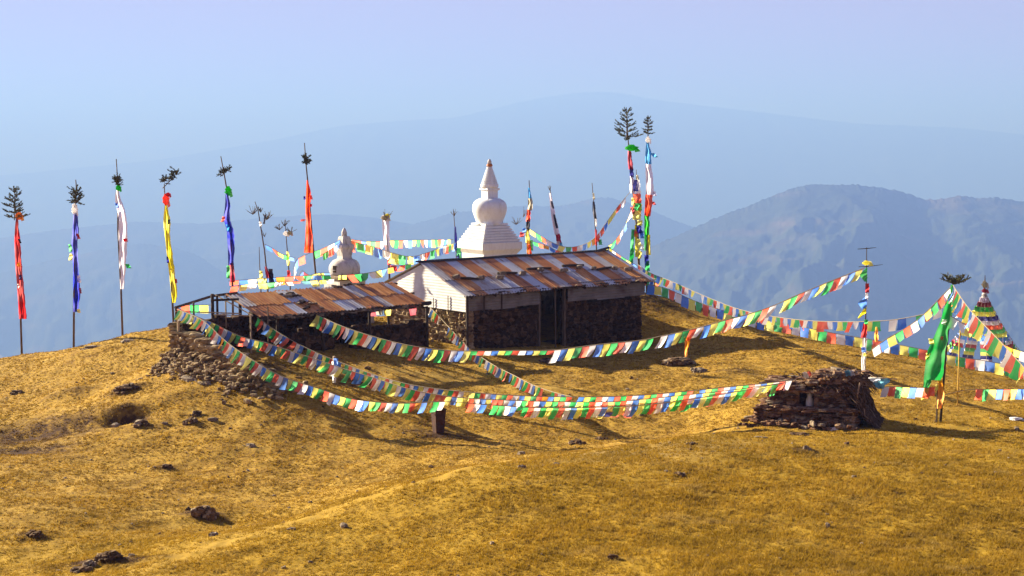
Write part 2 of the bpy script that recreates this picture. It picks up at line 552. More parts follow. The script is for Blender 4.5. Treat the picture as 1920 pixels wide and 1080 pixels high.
gm = Mat("dry golden turf", .95, .1)
n_big = gm.noise(.35, 4, .6)
n_mid = gm.noise(2.1, 5, .65, None, .6)
n_fine = gm.noise(11, 4, .7)
base = gm.ramp(n_mid, [(.30, (.21, .112, .014)), (.5, (.38, .225, .028)), (.72, (.50, .33, .065))])
base = gm.mix(gm.ramp(n_big, [(.42, 0.0), (.62, .5)]), base, (.42, .26, .034))
base = gm.mix(gm.ramp(n_fine, [(.36, .75), (.52, 0.0)]), base, (.085, .040, .011))
base = gm.mix(gm.math('MULTIPLY', gm.attr("mound"), .65), base, (.31, .19, .010))
base = gm.mix(gm.math('MULTIPLY', gm.attr("path"), gm.ramp(n_mid, [(.3, .0), (.6, .12)])), base, (.47, .32, .10))
base = gm.mix(gm.math('MULTIPLY', gm.attr("grey"), gm.ramp(n_mid, [(.35, .8), (.65, .25)])), base, (.20, .145, .07))
so_f = gm.math('MULTIPLY', gm.attr("soil"), gm.ramp(gm.noise(3.4, 5, .7), [(.3, 1.6), (.65, .35)]))
base = gm.mix(gm.ramp(so_f, [(.12, 0.0), (.62, 1.0)]), base, (.06, .028, .011))
gm.color(base)
gm.bump(gm.noise(34, 4, .7), .55, .02)
ground = grid_mesh("ground", gx, gy, gz, gm.m, True, True, {"soil": soil, "path": path, "grey": np.clip(grey, 0, 1), "mound": moundc})
ground.data.flip_normals()
tag(ground, "dry golden grass hilltop falling away to the valley", "ground", kind="structure")

# ------------------------------------------------------------------ far mountains


def mountain(name, label, ridge, Y, ext, drop, mat, seed, amp, bumpy, res=1.0):
    px = np.array([r[0] for r in ridge], float); py = np.array([r[1] for r in ridge], float)
    cols = np.linspace(px[0], px[-1], int(420 * res))
    # smooth ridge line
    pyi = np.interp(cols, px, py)
    k = np.hanning(int(11 * res) | 1); k /= k.sum()
    pyi = np.convolve(np.pad(pyi, len(k) // 2, mode='edge'), k, 'valid')
    s = np.r_[-np.linspace(1, 0, int(70 * res)) ** 1.3, np.linspace(0.03, .5, 14)]
    S_, C_ = np.meshgrid(s, cols, indexing='ij')
    PY = np.broadcast_to(pyi, C_.shape)
    u = (C_ - 960) / F
    Yw = Y + S_ * ext
    X = u * Yw
    v = (540 - PY) / F
    Zr = CZ + (-SP + v * CP) / (CP + v * SP) * Y
    a = np.abs(S_)
    sc = 5.0 / ext
    wx = X + ext * .10 * fbm(X * sc * .6, Yw * sc * .6, 3, seed + 3)
    rid = 1 - np.abs(perlin(wx * sc, Yw * sc * .35, seed)) * 2
    rid = rid * .6 + (1 - np.abs(perlin(wx * sc * 2.3, Yw * sc * .9, seed + 7)) * 2) * .3
    z = Zr - drop * (a * .75 + .25 * a ** 2) + amp * rid * np.minimum(1, a * 3.2) - amp * .6 * np.minimum(1, a * 3.2)
    z = z + amp * .25 * fbm(X * sc * 6, Yw * sc * 6, 4, seed + 13) * np.minimum(1, a * 3 + .1)
    z = z + amp * .09 * fbm(X * sc * 13, Yw * sc * 13, 2, seed + 17) * np.minimum(1, a * 3 + .05)
    z = z + bumpy * np.abs(fbm(X * sc * 22, Yw * sc * 9, 2, seed + 21)) * (np.exp(-a * 40) + .12)
    o = grid_mesh(name, X, Yw, z, mat, True)
    return tag(o, label, "mountain", kind="structure")


mm = Mat("forested mountain side", .95, .05)
c = mm.ramp(mm.noise(.011, 6, .7), [(.35, (.028, .042, .026)), (.62, (.050, .060, .036))])
cl = mm.noise(.0019, 6, .62, mm.mapped((1, 1, 5.0)), .8)
c = mm.mix(mm.ramp(cl, [(.56, 0.0), (.70, .6)]), c, (.15, .10, .065))
mm.color(c); mm.bump(mm.noise(.02, 4, .7), .25, 12)
mountain("mountain", "nearest hazy blue mountain at the right with pale cleared fields", [(900, 640), (1060, 560), (1150, 510), (1225, 462), (1310, 424), (1360, 402), (1400, 388), (1440, 372), (1480, 355), (1510, 348), (1560, 347), (1600, 347), (1650, 352), (1700, 364), (1730, 375), (1770, 374), (1800, 368), (1830, 372), (1870, 372), (1920, 379), (2000, 375), (2150, 400), (2400, 430)],
         4800, 2500, 900, mm.m, 51, 130, 8, 2.4)
mountain("mountain", "hazy mid distance ridge behind the white stupa", [(300, 500), (520, 470), (640, 452), (720, 438), (790, 417), (850, 400), (900, 394), (960, 388), (1000, 386), (1050, 388), (1090, 378), (1120, 371), (1150, 372), (1200, 388), (1260, 412), (1310, 430), (1400, 470), (1600, 520)],
         7600, 3000, 1150, mm.m, 77, 190, 14, 1.6)
mountain("mountain", "hazy lower slope behind the tall banner poles at the left", [(-500, 560), (-200, 540), (0, 512), (90, 490), (180, 470), (260, 458), (320, 462), (370, 480), (430, 520), (500, 560), (620, 610), (760, 660)],
         7200, 3000, 1100, mm.m, 91, 170, 11)
mountain("mountain", "faint long ridge beyond the banner poles", [(-600, 470), (-200, 458), (0, 446), (120, 430), (250, 416), (380, 420), (500, 408), (620, 402), (700, 408), (800, 425), (1000, 440), (1300, 470)],
         8600, 2600, 1100, mm.m, 113, 150, 10)
mountain("mountain", "faintest and highest far mountain massif under the pale sky", [(-800, 330), (0, 330), (300, 300), (520, 262), (640, 236), (760, 226), (850, 222), (930, 203), (1000, 186), (1080, 174), (1150, 172), (1230, 188), (1330, 200), (1450, 214), (1600, 232), (1800, 240), (2000, 262), (2700, 300)],
         15600, 3000, 1300, mm.m, 131, 130, 8)

# @@BEGIN
# ------------------------------------------------------------------ the tin roofed stone hut
HE = Vector((math.cos(math.radians(HYAW)), math.sin(math.radians(HYAW)), 0))     # along the hut
HN = Vector((-HE.y, HE.x, 0))                                                    # towards its back
A0 = P(874, 560, 52); A0.z = 0
HL, HW = 9.16, 5.05
EAVE, RIDGE, SID = 2.84, 3.80, 2.14


def HP(a, b, z): return A0 + HE * a + HN * b + Vector((0, 0, z))


def a_at(px, b=0.0):
    """Distance along the hut where column px meets the plane b."""
    o = A0 + HN * b; k = (px - 960) / F
    return (k * o.y - o.x) / (HE.x - k * HE.y)


def b_at(px, a=0.0):
    o = A0 + HE * a; k = (px - 960) / F
    return (k * o.y - o.x) / (HN.x - k * HN.y)


def courses(mb, p0, p1, zb, zt, thick, R, skip=None, hmin=.10, hmax=.17, wmin=.16, wmax=.42, jit=.16, mi=0):
    """Dry stone courses between p0 and p1; zb, zt give bottom and top at t in 0..1."""
    p0 = Vector(p0); p1 = Vector(p1); d = p1 - p0; d.z = 0
    L = d.length; d.normalize(); ang = math.atan2(d.y, d.x); nr = Vector((-d.y, d.x, 0))
    z = min(zb(0), zb(.5), zb(1))
    ztop = max(zt(i / 10) for i in range(11))
    while z < ztop:
        h = R.uniform(hmin, hmax); x = R.uniform(-.15, 0)
        while x < L:
            w = R.uniform(wmin, wmax); t = min(1, max(0, (x + w / 2) / L))
            zc = z + h / 2
            if zb(t) - h < zc < zt(t) + R.uniform(-.05, .07) and not (skip and skip(x + w / 2, zc)):
                c = p0 + d * min(max(x + w / 2, w * .35), L - w * .3) + nr * R.uniform(-.025, .025); c.z = zc
                mb.stone(c, w / 2 * R.uniform(.95, 1.06), thick / 2 * R.uniform(.93, 1.06), h / 2 * R.uniform(.95, 1.15), R, ang + R.uniform(-.06, .06), mi, jit)
            x += w
        z += h


hut = thing("stone_hut", "stone hut with striped rusty tin roof and white gable in front of the white stupa", "hut", HP(0, 0, .6))
R = random.Random(3)
aD0, aD1 = a_at(1012), a_at(1063)
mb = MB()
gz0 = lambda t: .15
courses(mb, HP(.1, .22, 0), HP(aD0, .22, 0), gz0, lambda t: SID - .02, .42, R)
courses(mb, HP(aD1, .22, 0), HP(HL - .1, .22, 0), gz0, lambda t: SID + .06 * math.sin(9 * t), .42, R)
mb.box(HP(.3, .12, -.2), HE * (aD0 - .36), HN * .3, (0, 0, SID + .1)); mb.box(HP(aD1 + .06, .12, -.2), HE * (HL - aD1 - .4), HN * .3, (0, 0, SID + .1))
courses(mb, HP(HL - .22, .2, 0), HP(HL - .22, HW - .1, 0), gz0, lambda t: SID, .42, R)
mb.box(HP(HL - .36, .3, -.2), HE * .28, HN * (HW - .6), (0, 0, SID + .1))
mb.build("front_wall", M_MUDSTONE_SHADE, hut)
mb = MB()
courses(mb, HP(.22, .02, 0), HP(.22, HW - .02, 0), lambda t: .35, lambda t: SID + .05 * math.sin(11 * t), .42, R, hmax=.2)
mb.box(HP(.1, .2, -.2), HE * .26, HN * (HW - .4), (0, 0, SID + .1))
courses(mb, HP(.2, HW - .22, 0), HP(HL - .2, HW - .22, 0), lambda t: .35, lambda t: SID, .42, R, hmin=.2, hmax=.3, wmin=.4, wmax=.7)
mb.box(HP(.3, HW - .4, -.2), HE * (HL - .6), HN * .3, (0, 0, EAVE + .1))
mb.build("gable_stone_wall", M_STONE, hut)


def corr_z(z, amp=.0045, per=.105): return amp * math.sin(2 * math.pi * z / per)


def roofline(b): return EAVE + (RIDGE - EAVE) * (1 - abs(b - HW / 2) / (HW / 2)) - .06


# corrugated siding, horizontal waves
mb = MB()
rows = [SID - .03 + i * .0175 for i in range(int((RIDGE - .08 - SID) / .0175) + 1)]
NB = 12
vs = []; fs = []
for i, z in enumerate(rows):
    half = HW / 2 if z < EAVE - .06 else max(.03, HW / 2 * (1 - (z - EAVE + .06) / (RIDGE - EAVE)))
    for j in range(NB + 1):
        b = HW / 2 - half + 2 * half * j / NB
        vs.append(HP(-.02 - corr_z(z) - (.008 if b > HW * .46 else 0), b, z))
for i in range(len(rows) - 1):
    for j in range(NB):
        fs.append((i * (NB + 1) + j, i * (NB + 1) + j + 1, (i + 1) * (NB + 1) + j + 1, (i + 1) * (NB + 1) + j))
mb.add(vs, fs)
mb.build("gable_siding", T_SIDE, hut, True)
mb = MB()
for k in range(2):
    b = (1.0, 1.9)[k]
    z1 = roofline(b) - .1
    mb.tube([HP(-.06, b, SID - .2), HP(-.06, b, SID + (.5, .35)[k])], .018, 5)
mb.build("batten", M_DARKWOOD, hut)
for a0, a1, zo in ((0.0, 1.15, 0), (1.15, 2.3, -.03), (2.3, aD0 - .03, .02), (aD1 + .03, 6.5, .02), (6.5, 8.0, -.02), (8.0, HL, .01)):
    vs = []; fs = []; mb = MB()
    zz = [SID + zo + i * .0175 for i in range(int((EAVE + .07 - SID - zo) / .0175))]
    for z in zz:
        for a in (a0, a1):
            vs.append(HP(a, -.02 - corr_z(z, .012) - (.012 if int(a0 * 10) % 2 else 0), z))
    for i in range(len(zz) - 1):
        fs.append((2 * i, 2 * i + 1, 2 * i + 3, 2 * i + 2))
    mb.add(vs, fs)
    mb.build("siding_panel", T_SIDE_SHADE, hut, True)
mb = MB()
for a in (a_at(905), a_at(938)):
    mb.box(HP(a, -.07, SID - .1), HE * .05, HN * .035, (0, 0, .62))
mb.box(HP(-.03, -.06, .5), HE * .09, HN * .05, (0, 0, 2.3))
mb.build("corner_post", M_DARKWOOD, hut)
# doorway: dark timber frame, one leaf open inwards, the other ajar
mb = MB()
mb.box(HP(aD0, .04, .3), HE * .09, HN * .12, (0, 0, 2.45)); mb.box(HP(aD1 - .09, .04, .3), HE * .09, HN * .12, (0, 0, 2.45))
mb.box(HP(aD0 + .09, .05, EAVE - .16), HE * (aD1 - aD0 - .18), HN * .1, (0, 0, .12))
mb.tube([HP(a_at(1041), -.05, .4), HP(a_at(1040), -.03, EAVE - .1)], .028, 6)
mb.build("door_frame", M_WOOD, hut)
mb = MB()
for i in range(4):
    mb.box(HP(aD0 + .1 + i * .005, .22 + i * .155, .45), HE * .03, HN * .15, (0, 0, 2.05))
door = mb.build("door", M_DARKWOOD, hut)
mb = MB()
mb.box(HP(.4, .5, .42), HE * (HL - .8), HN * (HW - 1), (0, 0, .06))
mb.build("earth_floor", M_MUDSTONE_SHADE, hut)


def sheet(a0, a1, t0, t1, lift, mat, parent, P_of, per=.135, amp=.019, curl=0.0, name="roof_sheet"):
    """One corrugated roofing sheet between a0..a1 along the roof and t0..t1 down the slope."""
    n = max(4, int((a1 - a0) / per * 6)); vs = []; fs = []; nt = 5
    for i in range(nt + 1):
        t = t0 + (t1 - t0) * i / nt
        for j in range(n + 1):
            a = a0 + (a1 - a0) * j / n
            p = P_of(a, t)
            vs.append(p + Vector((0, 0, lift + amp * math.sin(2 * math.pi * a / per) + curl * (i / nt) ** 3 * math.sin(math.pi * j / n + .6))))
    for i in range(nt):
        for j in range(n):
            fs.append((i * (n + 1) + j, (i + 1) * (n + 1) + j, (i + 1) * (n + 1) + j + 1, i * (n + 1) + j + 1))
    m = MB(); m.add(vs, fs)
    return m.build(name, mat, parent, True)


def hroof(a, t):
    b = HW / 2 - t * (HW / 2 + .30)
    return HP(a, b, RIDGE - t * (RIDGE - EAVE + .10))


mb = MB()          # rafters and purlins carry the sheets
for i in range(9):
    a = .1 + i * (HL - .2) / 8
    mb.tube([hroof(a, 0) - Vector((0, 0, .13)), hroof(a, .97) - Vector((0, 0, .13))], .045, 6)
for t in (.04, .34, .64, .96):
    mb.tube([hroof(-.22, t) - Vector((0, 0, .055)), hroof(HL + .22, t) - Vector((0, 0, .055))], .036, 6)
roof = mb.build("roof", M_DARKWOOD, hut)
R = random.Random(21)
a = -.30; k = 0
while a < HL + .25:
    w = .60 if k else .5
    rust = k % 2 == 1
    if k == 0: rust = False
    for row, (t0, t1) in enumerate(((0.0, .56), (.50, 1.0))):
        m = [T_GREY, T_GREY2][R.random() < .55] if not rust else [T_RUST, T_RUST2][R.random() < .35]
        if row == 1 and R.random() < .12: m = T_GREY2
        sheet(a, min(a + w + .05, HL + .36), t0, t1 + R.uniform(-.02, .03), (.016 if row == 0 else 0) + .004 * (k % 2), m, roof, hroof, curl=R.uniform(-.01, .03))
    a += w; k += 1


def hroof_back(a, t): return HP(a, HW / 2 - .06 + t * (HW / 2 + .42), RIDGE + .03 - t * (RIDGE - EAVE + .16))


bs = MB()
a = -.12
while a < HL + .2:
    sheet(a, min(a + 1.25, HL + .36), 0, 1 + R.uniform(-.03, .03), .0, T_DARK if R.random() < .5 else T_GREY2, roof, hroof_back, name="rear_roof_sheet")
    a += 1.2
mb = MB()
pts = [HP(-.38 + i * (HL + .8) / 14, HW / 2, RIDGE + .035 + (.10 if i == 14 else 0) + R.uniform(-.012, .012)) for i in range(15)]
for i in range(14):
    p, q = pts[i], pts[i + 1]
    mb.add([p - HN * .15 - Vector((0, 0, .05)), q - HN * .15 - Vector((0, 0, .05)), q + Vector((0, 0, .02)), p + Vector((0, 0, .02)), q + HN * .16 - Vector((0, 0, .06)), p + HN * .16 - Vector((0, 0, .06))], [(0, 1, 2, 3), (3, 2, 4, 5)])
mb.build("ridge_shade_strip", T_DARK, roof)  # dark strip stands in for the shaded gap along the ridge
# ragged eave: pole, thatch scraps and slips of wood under the sheet ends
mb = MB()
mb.tube([HP(-.25, -.22, EAVE - .12), HP(HL * .5, -.24, EAVE - .10), HP(HL + .25, -.22, EAVE - .12)], .035, 6)
for i in range(70):
    a = R.uniform(-.2, HL + .2); l = R.uniform(.1, .35)
    p = HP(a, R.uniform(-.34, -.2), EAVE - .10 + R.uniform(-.05, .03))
    mb.box(p, HE * l + Vector((0, 0, R.uniform(-.05, .05))), HN * .05, (0, 0, R.uniform(.02, .05)), int(R.random() < .35))
mb.build("eave_batten", [M_DARKWOOD, M_PALEWOOD], roof)

ORD = ["first", "second", "third", "fourth", "fifth", "sixth", "seventh", "eighth", "ninth", "tenth", "eleventh", "twelfth"]
R = random.Random(5)
spots = [(.35, .52), (1.35, .60), (2.2, .63), (2.6, .52), (3.5, .56), (4.55, .50), (5.6, .56), (6.6, .50), (7.25, .56), (8.3, .60), (8.9, .66)]
for i, (a, t) in enumerate(spots):
    m = MB(); p = hroof(a, t)
    m.stone(p + Vector((0, 0, .07)), R.uniform(.11, .2), R.uniform(.07, .11), .075, R, R.uniform(.2, 1.2))
    o = m.build("roof_stone", M_ROCK, None, False, p)
    tag(o, f"{ORD[i]} stone from the left in the row weighing down the striped hut roof", "stone", "stones weighing down the hut roof")
for i, (a0, t0, a1, t1) in enumerate([(.5, .56, 1.2, .62), (2.4, .50, 3.3, .53), (4.0, .44, 5.2, .46), (5.9, .42, 7.0, .44), (7.3, .60, 8.2, .56)]):
    m = MB(); p, q = hroof(a0, t0), hroof(a1, t1); up = Vector((0, 0, .055))
    m.tube([p + up, (p + q) / 2 + up * 1.15, q + up], [.05, .055, .04], 6)
    o = m.build("roof_log", M_DARKWOOD, None, False, p)
    tag(o, f"{ORD[i]} dark wooden log from the left lying on the striped hut roof", "log", "logs lying on the hut roof")

# ------------------------------------------------------------------ the open shelter and its pen
SK = .959          # the shelter stands nearer than the hut
SE = P(797, 568, 53.4 * SK); SE0 = Vector((SE.x, SE.y, 0))


def SPt(a, b, z): return SE0 + HE * a + HN * b + Vector((0, 0, z))


def sa_at(px, b=0.0):
    o = SE0 + HN * b; k = (px - 960) / F
    return (k * o.y - o.x) / (HE.x - k * HE.y)


SZ0, SZ1, SB = 2.53, 3.17, 1.68
shel = thing("open_shelter", "open lean-to shelter with a rusty tin roof beside the hut's white gable", "shelter", SPt(-3, .8, .8))
R = random.Random(8)
mb = MB()


def sroof(a, t): return SPt(a - .30 * t, SB * (t * 1.06 - .05), SZ0 + t * (SZ1 - SZ0))


for i in range(8):
    a = -.15 - i * .87
    mb.tube([sroof(a, 0) - Vector((0, 0, .09)), sroof(a, 1) - Vector((0, 0, .09))], .04, 6)
for t in (.03, .5, .97):
    mb.tube([sroof(.25, t) - Vector((0, 0, .035)), sroof(-3, t) - Vector((0, 0, .055)), sroof(-6.75, t) - Vector((0, 0, .03))], .045, 6)
sr = mb.build("roof", M_WOOD, shel)
a = .02; k = 0
seq = [T_RUST2, T_RUST2, T_RUST, T_GREY2, T_RUST2, T_GREY2, T_RUST, T_RUST2, T_GREY, T_RUST, T_GREY2, T_RUST2, T_RUST, T_RUST2]
while a > -6.7:
    w = R.choice((.26, .32, .42))
    a0 = max(a - w - .04, -6.78)
    sheet(a0, a, R.uniform(-.03, .02), .98 + R.uniform(-.03, .03) if k > 3 else 1.0, .006 * (k % 2) + .01, seq[R.randrange(len(seq))], sr, sroof, curl=R.uniform(-.02, .02))
    if R.random() < .6:
        b0 = R.uniform(.35, .5)
        sheet(a0 + .02, a - .02, b0, b0 + .5, .03, seq[(k * 5 + 3) % len(seq)], sr, sroof)
    a -= w; k += 1


def post(mb, x, y, ztop, r=.05, lean=(0, 0)):
    z0 = G(x, y) - .15
    mb.tube([(x, y, z0), (x + lean[0] * .5, y + lean[1] * .5, (z0 + ztop) / 2), (x + lean[0], y + lean[1], ztop)], [r * 1.1, r, r * .95], 7)


for px, b, r in ((800, 0.0, .055), (692, .02, .05), (604, .02, .045), (516, .05, .045), (728, SB, .05), (640, SB, .05), (545, SB, .05), (447, SB, .06)):
    mb = MB(); p = SPt(sa_at(px, b), b, 0)
    post(mb, p.x, p.y, (SZ0 if b < 1 else SZ1) - .12, r, (R.uniform(-.04, .04), R.uniform(-.04, .04)))
    mb.build("post", M_DARKWOOD, shel)
mb = MB()           # scraps of wood, thatch and stones along the eave and between the sheets
for i in range(120):
    a = R.uniform(-6.6, .1); t = R.choice((-.03, -.02, 0, .02))
    if i > 84: a = -4.4 + R.gauss(0, .12) - .5 * (i - 84) / 36; t = R.uniform(0, .85)
    if i > 110: a = R.uniform(-3, -1); t = R.uniform(.9, 1.0)
    p = sroof(a, t) + Vector((0, 0, R.uniform(-.10, -.01) if t < .1 else .05))
    mb.stone(p, R.uniform(.05, .17), R.uniform(.03, .07), R.uniform(.015, .04), R, R.uniform(.2, 1.2), int(R.random() < .5), .3)
mb.build("eave_debris", [M_DARKWOOD, M_ROCK], sr)["kind"] = "stuff"
mb = MB()
mb.tube([SPt(.22, -.05, SZ0 - .0), SPt(-.2, -.04, SZ0 - .02)], .07, 6)
mb.build("beam_end", M_DARKWOOD, shel)
# bare pole frame continuing to the left of the roof
for pts, r, mt in (([(445, 549, 50.3), (398, 555, 49.9), (360, 567, 49.3), (328, 577, 48.7)], .045, M_WOOD), ([(452, 588, 49.2), (398, 586, 49.0), (329, 584, 48.6)], .022, M_PALEWOOD), ([(448, 561, 49.6), (398, 563, 49.4)], .04, M_DARKWOOD),
                   ([(404, 553, 49.9), (440, 573, 49.3), (474, 592, 48.8)], .022, M_PALEWOOD), ([(420, 556, 50), (470, 578, 49.4), (520, 590, 49.2)], .02, M_PALEWOOD), ([(474, 592, 48.8), (400, 590, 48.6)], .02, M_PALEWOOD), ([(455, 571, 50.1), (500, 574, 50.1)], .04, M_DARKWOOD)):
    mb = MB(); mb.tube([P(q[0], q[1], q[2] * SK) for q in pts], r, 6); mb.build("rail", mt, shel)
for x0, y0, Y, y1, r, mt in ((330, 574, 48.7, 690, .045, M_DARKWOOD), (334, 600, 48.2, 690, .04, M_PALEWOOD), (398, 551, 49.6, 640, .055, M_DARKWOOD), (407, 554, 49.5, 640, .04, M_DARKWOOD), (363, 566, 49.2, 640, .03, M_WOOD),
                         (423, 560, 49.8, 640, .025, M_PALEWOOD), (470, 590, 48.4, 680, .03, M_PALEWOOD), (502, 575, 48.9, 680, .022, M_WOOD)):
    mb = MB(); p, q = P(x0, y0, Y * SK), P(x0, y1, Y * SK)
    mb.tube([p, Vector((p.x, p.y, min(q.z, G(p.x, p.y) - .1)))], r, 6); mb.build("post", mt, shel)

R = random.Random(12)
WR = P(328, 600, 48.7 * SK); WR.z = 0
WF = P(492, 690, 45.1 * SK); WF.z = 0
WB = SPt(-1.2, 1.95, 0)


def wall_thing(name, label, runs, mat, thick=.5, core=True):
    mb = MB()
    for p0, p1, zt in runs:
        p0 = Vector(p0); p1 = Vector(p1)
        zb = lambda t, p0=p0, p1=p1: G(*(p0.lerp(p1, t)).xy) - .15
        courses(mb, p0, p1, zb, zt, thick, R)
        if core:
            d = (p1 - p0).normalized(); nr = Vector((-d.y, d.x, 0)); N = 10
            for i in range(N):
                t0, t1 = i / N, (i + 1) / N
                q0, q1 = p0.lerp(p1, t0), p0.lerp(p1, t1)
                z0 = min(zb(t0), zb(t1)) - .2; z1 = min(zt(t0), zt(t1)) - .16
                if z1 > z0:
                    mb.box(Vector((q0.x, q0.y, z0)) - nr * thick * .32, q1 - q0, nr * thick * .64, (0, 0, z1 - z0))
    o = mb.build(name, mat, None, False, runs[0][0])
    return tag(o, label, "wall", None, "thing")


wall_thing("dry_stone_wall", "dark dry stone wall behind the bare pole frame of the shelter", [(WR, WB, lambda t: 2.39 + .12 * t + .05 * math.sin(17 * t))], M_MUDSTONE_SHADE)
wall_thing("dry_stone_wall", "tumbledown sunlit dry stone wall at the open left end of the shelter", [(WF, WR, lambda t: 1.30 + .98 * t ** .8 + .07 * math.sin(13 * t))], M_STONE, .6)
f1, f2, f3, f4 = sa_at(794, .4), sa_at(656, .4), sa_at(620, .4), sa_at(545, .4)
wall_thing("dry_stone_wall", "low shaded dry stone wall with a doorway gap under the shelter's front eave", [(SPt(f2, .4, 0), SPt(f1, .4, 0), lambda t: 1.86 + .06 * math.sin(9 * t)), (SPt(f4, .4, 0), SPt(f3, .4, 0), lambda t: 1.80 + .1 * math.sin(8 * t))], M_MUDSTONE_SHADE, .4)
mb = MB()
for i in range(520):
    t = R.random() ** .8; s = abs(R.gauss(0, .42))
    p = WF.lerp(WR, t * 1.02 - .04) - HE * (.25 + s)
    s2 = max(.35, 1.15 - s * .5)
    z = G(p.x, p.y) + max(0, .50 - s * .5) * R.random() * (.6 + .5 * t)
    mb.stone((p.x, p.y, z), R.uniform(.05, .15) * s2, R.uniform(.045, .10) * s2, R.uniform(.03, .06) * s2, R)
for i in range(90):
    p = WF + Vector((R.gauss(.25, .55), R.gauss(-.1, .4), 0))
    mb.stone((p.x, p.y, G(p.x, p.y) + R.uniform(0, .12)), R.uniform(.06, .16), R.uniform(.05, .1), R.uniform(.03, .06), R)
tag(mb.build("rubble", M_STONE), "loose fallen stones spread below the tumbledown wall", "rubble", kind="stuff")

# ------------------------------------------------------------------ stupas


def sq_lathe(mb, c, prof, yaw, mi=0):
    mb.lathe(c, [(r * math.sqrt(2), z) for r, z in prof], 4, mi, math.radians(yaw) + math.pi / 4)


def stupa_big():
    Y = 68.0; k = Y / F
    c = P(918, 400, Y); z = lambda py: zat(py, Y); yaw = 34
    zg = G(c.x, c.y) - .2
    st = thing("stupa", "tall whitewashed stupa with stepped base and ringed spire behind the hut", "stupa", (c.x, c.y, zg))
    s = k / 1.388                 # pixel silhouette width of a turned square -> side length
    mb = MB()
    sq_lathe(mb, c, [(150 * s / 2, zg), (150 * s / 2, z(520)), (112 * s / 2, z(520)), (104 * s / 2, z(500)), (104 * s / 2, z(474)), (122 * s / 2, z(465.5)), (122 * s / 2, z(453)), (118 * s / 2, z(452))], yaw)
    mb.build("base", M_WHITE, st)
    mb = MB(); pr = []
    n = 7
    for i in range(n):
        w = 114 - 44 * i / (n - 1); y0 = 452 - 34 * i / n; y1 = 452 - 34 * (i + 1) / n
        pr += [((w - 5) * s / 2, z(y0)), ((w - 5) * s / 2, z(y0) + .028), ((w + .6) * s / 2, z(y0) + .030), ((w - .4) * s / 2, z(y1) - .004)]
    sq_lathe(mb, c, pr, yaw); mb.build("stepped_tier", M_WHITE, st)
    mb = MB()
    mb.lathe(c, [(r * k / 2, z(y)) for r, y in ((54, 421), (50, 417), (53, 411), (59, 404), (63.5, 397), (65, 391), (64, 385), (59, 379), (50, 375), (40, 372.5), (20, 371.5))], 36)
    mb.build("dome", M_WHITE, st, True)
    mb = MB()
    sq_lathe(mb, c, [(40 * s / 2, z(374)), (40 * s / 2, z(372)), (31 * s / 2, z(371.5)), (31 * s / 2, z(357)), (38 * s / 2, z(356)), (38 * s / 2, z(352.5))], yaw)
    mb.build("harmika", M_WHITE, st)
    mb = MB(); pr = [(30 * k / 2, z(352.4)), (33.5 * k / 2, z(350)), (33.5 * k / 2, z(346))]
    for i in range(11):
        w = 32.5 - 21 * i / 10; y0 = 346 - 34 * i / 11; y1 = 346 - 34 * (i + 1) / 11
        pr += [(w * k / 2, z(y0) + .004), ((w - .2) * k / 2, z(y1) - .030), ((w - 4.2) * k / 2, z(y1) - .026), ((w - 4.2) * k / 2, z(y1) - .004)]
    mb.lathe(c, pr, 24); mb.build("spire", M_WHITE, st)
    mb = MB()
    mb.lathe(c, [(9 * k / 2, z(312.5)), (12 * k / 2, z(311)), (11 * k / 2, z(308.5)), (8 * k / 2, z(307))], 14)
    mb.build("rusty_ring", T_RUST, st)
    mb = MB()
    mb.lathe(c, [(8 * k / 2, z(307)), (7 * k / 2, z(302)), (4 * k / 2, z(299)), (1.5 * k / 2, z(298))], 12)
    mb.build("finial", M_GREYWASH, st, True)
    R = random.Random(4)
    for i in range(6):          # turf and stones lodged on the upper steps
        pass


def stupa_small():
    Y = 58.0; k = Y / F
    c = P(646, 480, Y); z = lambda py: zat(py, Y); yaw = 38
    zg = G(c.x, c.y) - .2
    st = thing("stupa", "small weathered grey stupa behind the rusty shelter roof", "stupa", (c.x, c.y, zg))
    s = k / 1.4
    mb = MB()
    sq_lathe(mb, c, [(112 * s / 2, zg), (106 * s / 2, z(545)), (80 * s / 2, z(545)), (78 * s / 2, z(523))], yaw)
    mb.build("base", M_GREYWASH, st)
    mb = MB(); sq_lathe(mb, c, [(84 * s / 2, z(523)), (88 * s / 2, z(521)), (88 * s / 2, z(516)), (72 * s / 2, z(515))], yaw)
    mb.build("slab", M_ROCK, st)
    mb = MB()
    mb.lathe(c, [(r * k / 2, z(y)) for r, y in ((54, 517), (57, 511), (59, 505), (58, 499), (53, 493), (44, 488), (33, 485.5), (20, 484))], 30, wob=.012)
    dome = mb.build("dome", M_GREYWASH, st, True)
    d = P(628, 505, Y - .5) - Vector((c.x, c.y, 0)); d.z = 0; d.normalize()
    q = Vector((c.x, c.y, z(509))) + d * (56 * k / 2); t = Vector((-d.y, d.x, 0))
    mb = MB(); mb.box(q - t * .085 - d * .1, t * .17, d * .13, (0, 0, .27)); mb.build("niche", M_DARKWOOD, dome)  # solid dark block painted as the shade inside the dome's hole
    mb = MB()
    sq_lathe(mb, c, [(30 * s / 2, z(486)), (27 * s / 2, z(480)), (34 * s / 2, z(466)), (38 * s / 2, z(463)), (36 * s / 2, z(459)), (28 * s / 2, z(457)), (24 * s / 2, z(447)), (20 * s / 2, z(443))], yaw)
    mb.build("harmika", M_GREYWASH, st)
    mb = MB(); mb.lathe(c, [(11 * k / 2, z(444)), (10 * k / 2, z(438)), (10.5 * k / 2, z(436)), (7 * k / 2, z(431)), (2 * k / 2, z(427))], 12, wob=.03)
    mb.build("finial", M_GREYWASH, st, True)


stupa_big(); stupa_small()
# ------------------------------------------------------------------ banner poles


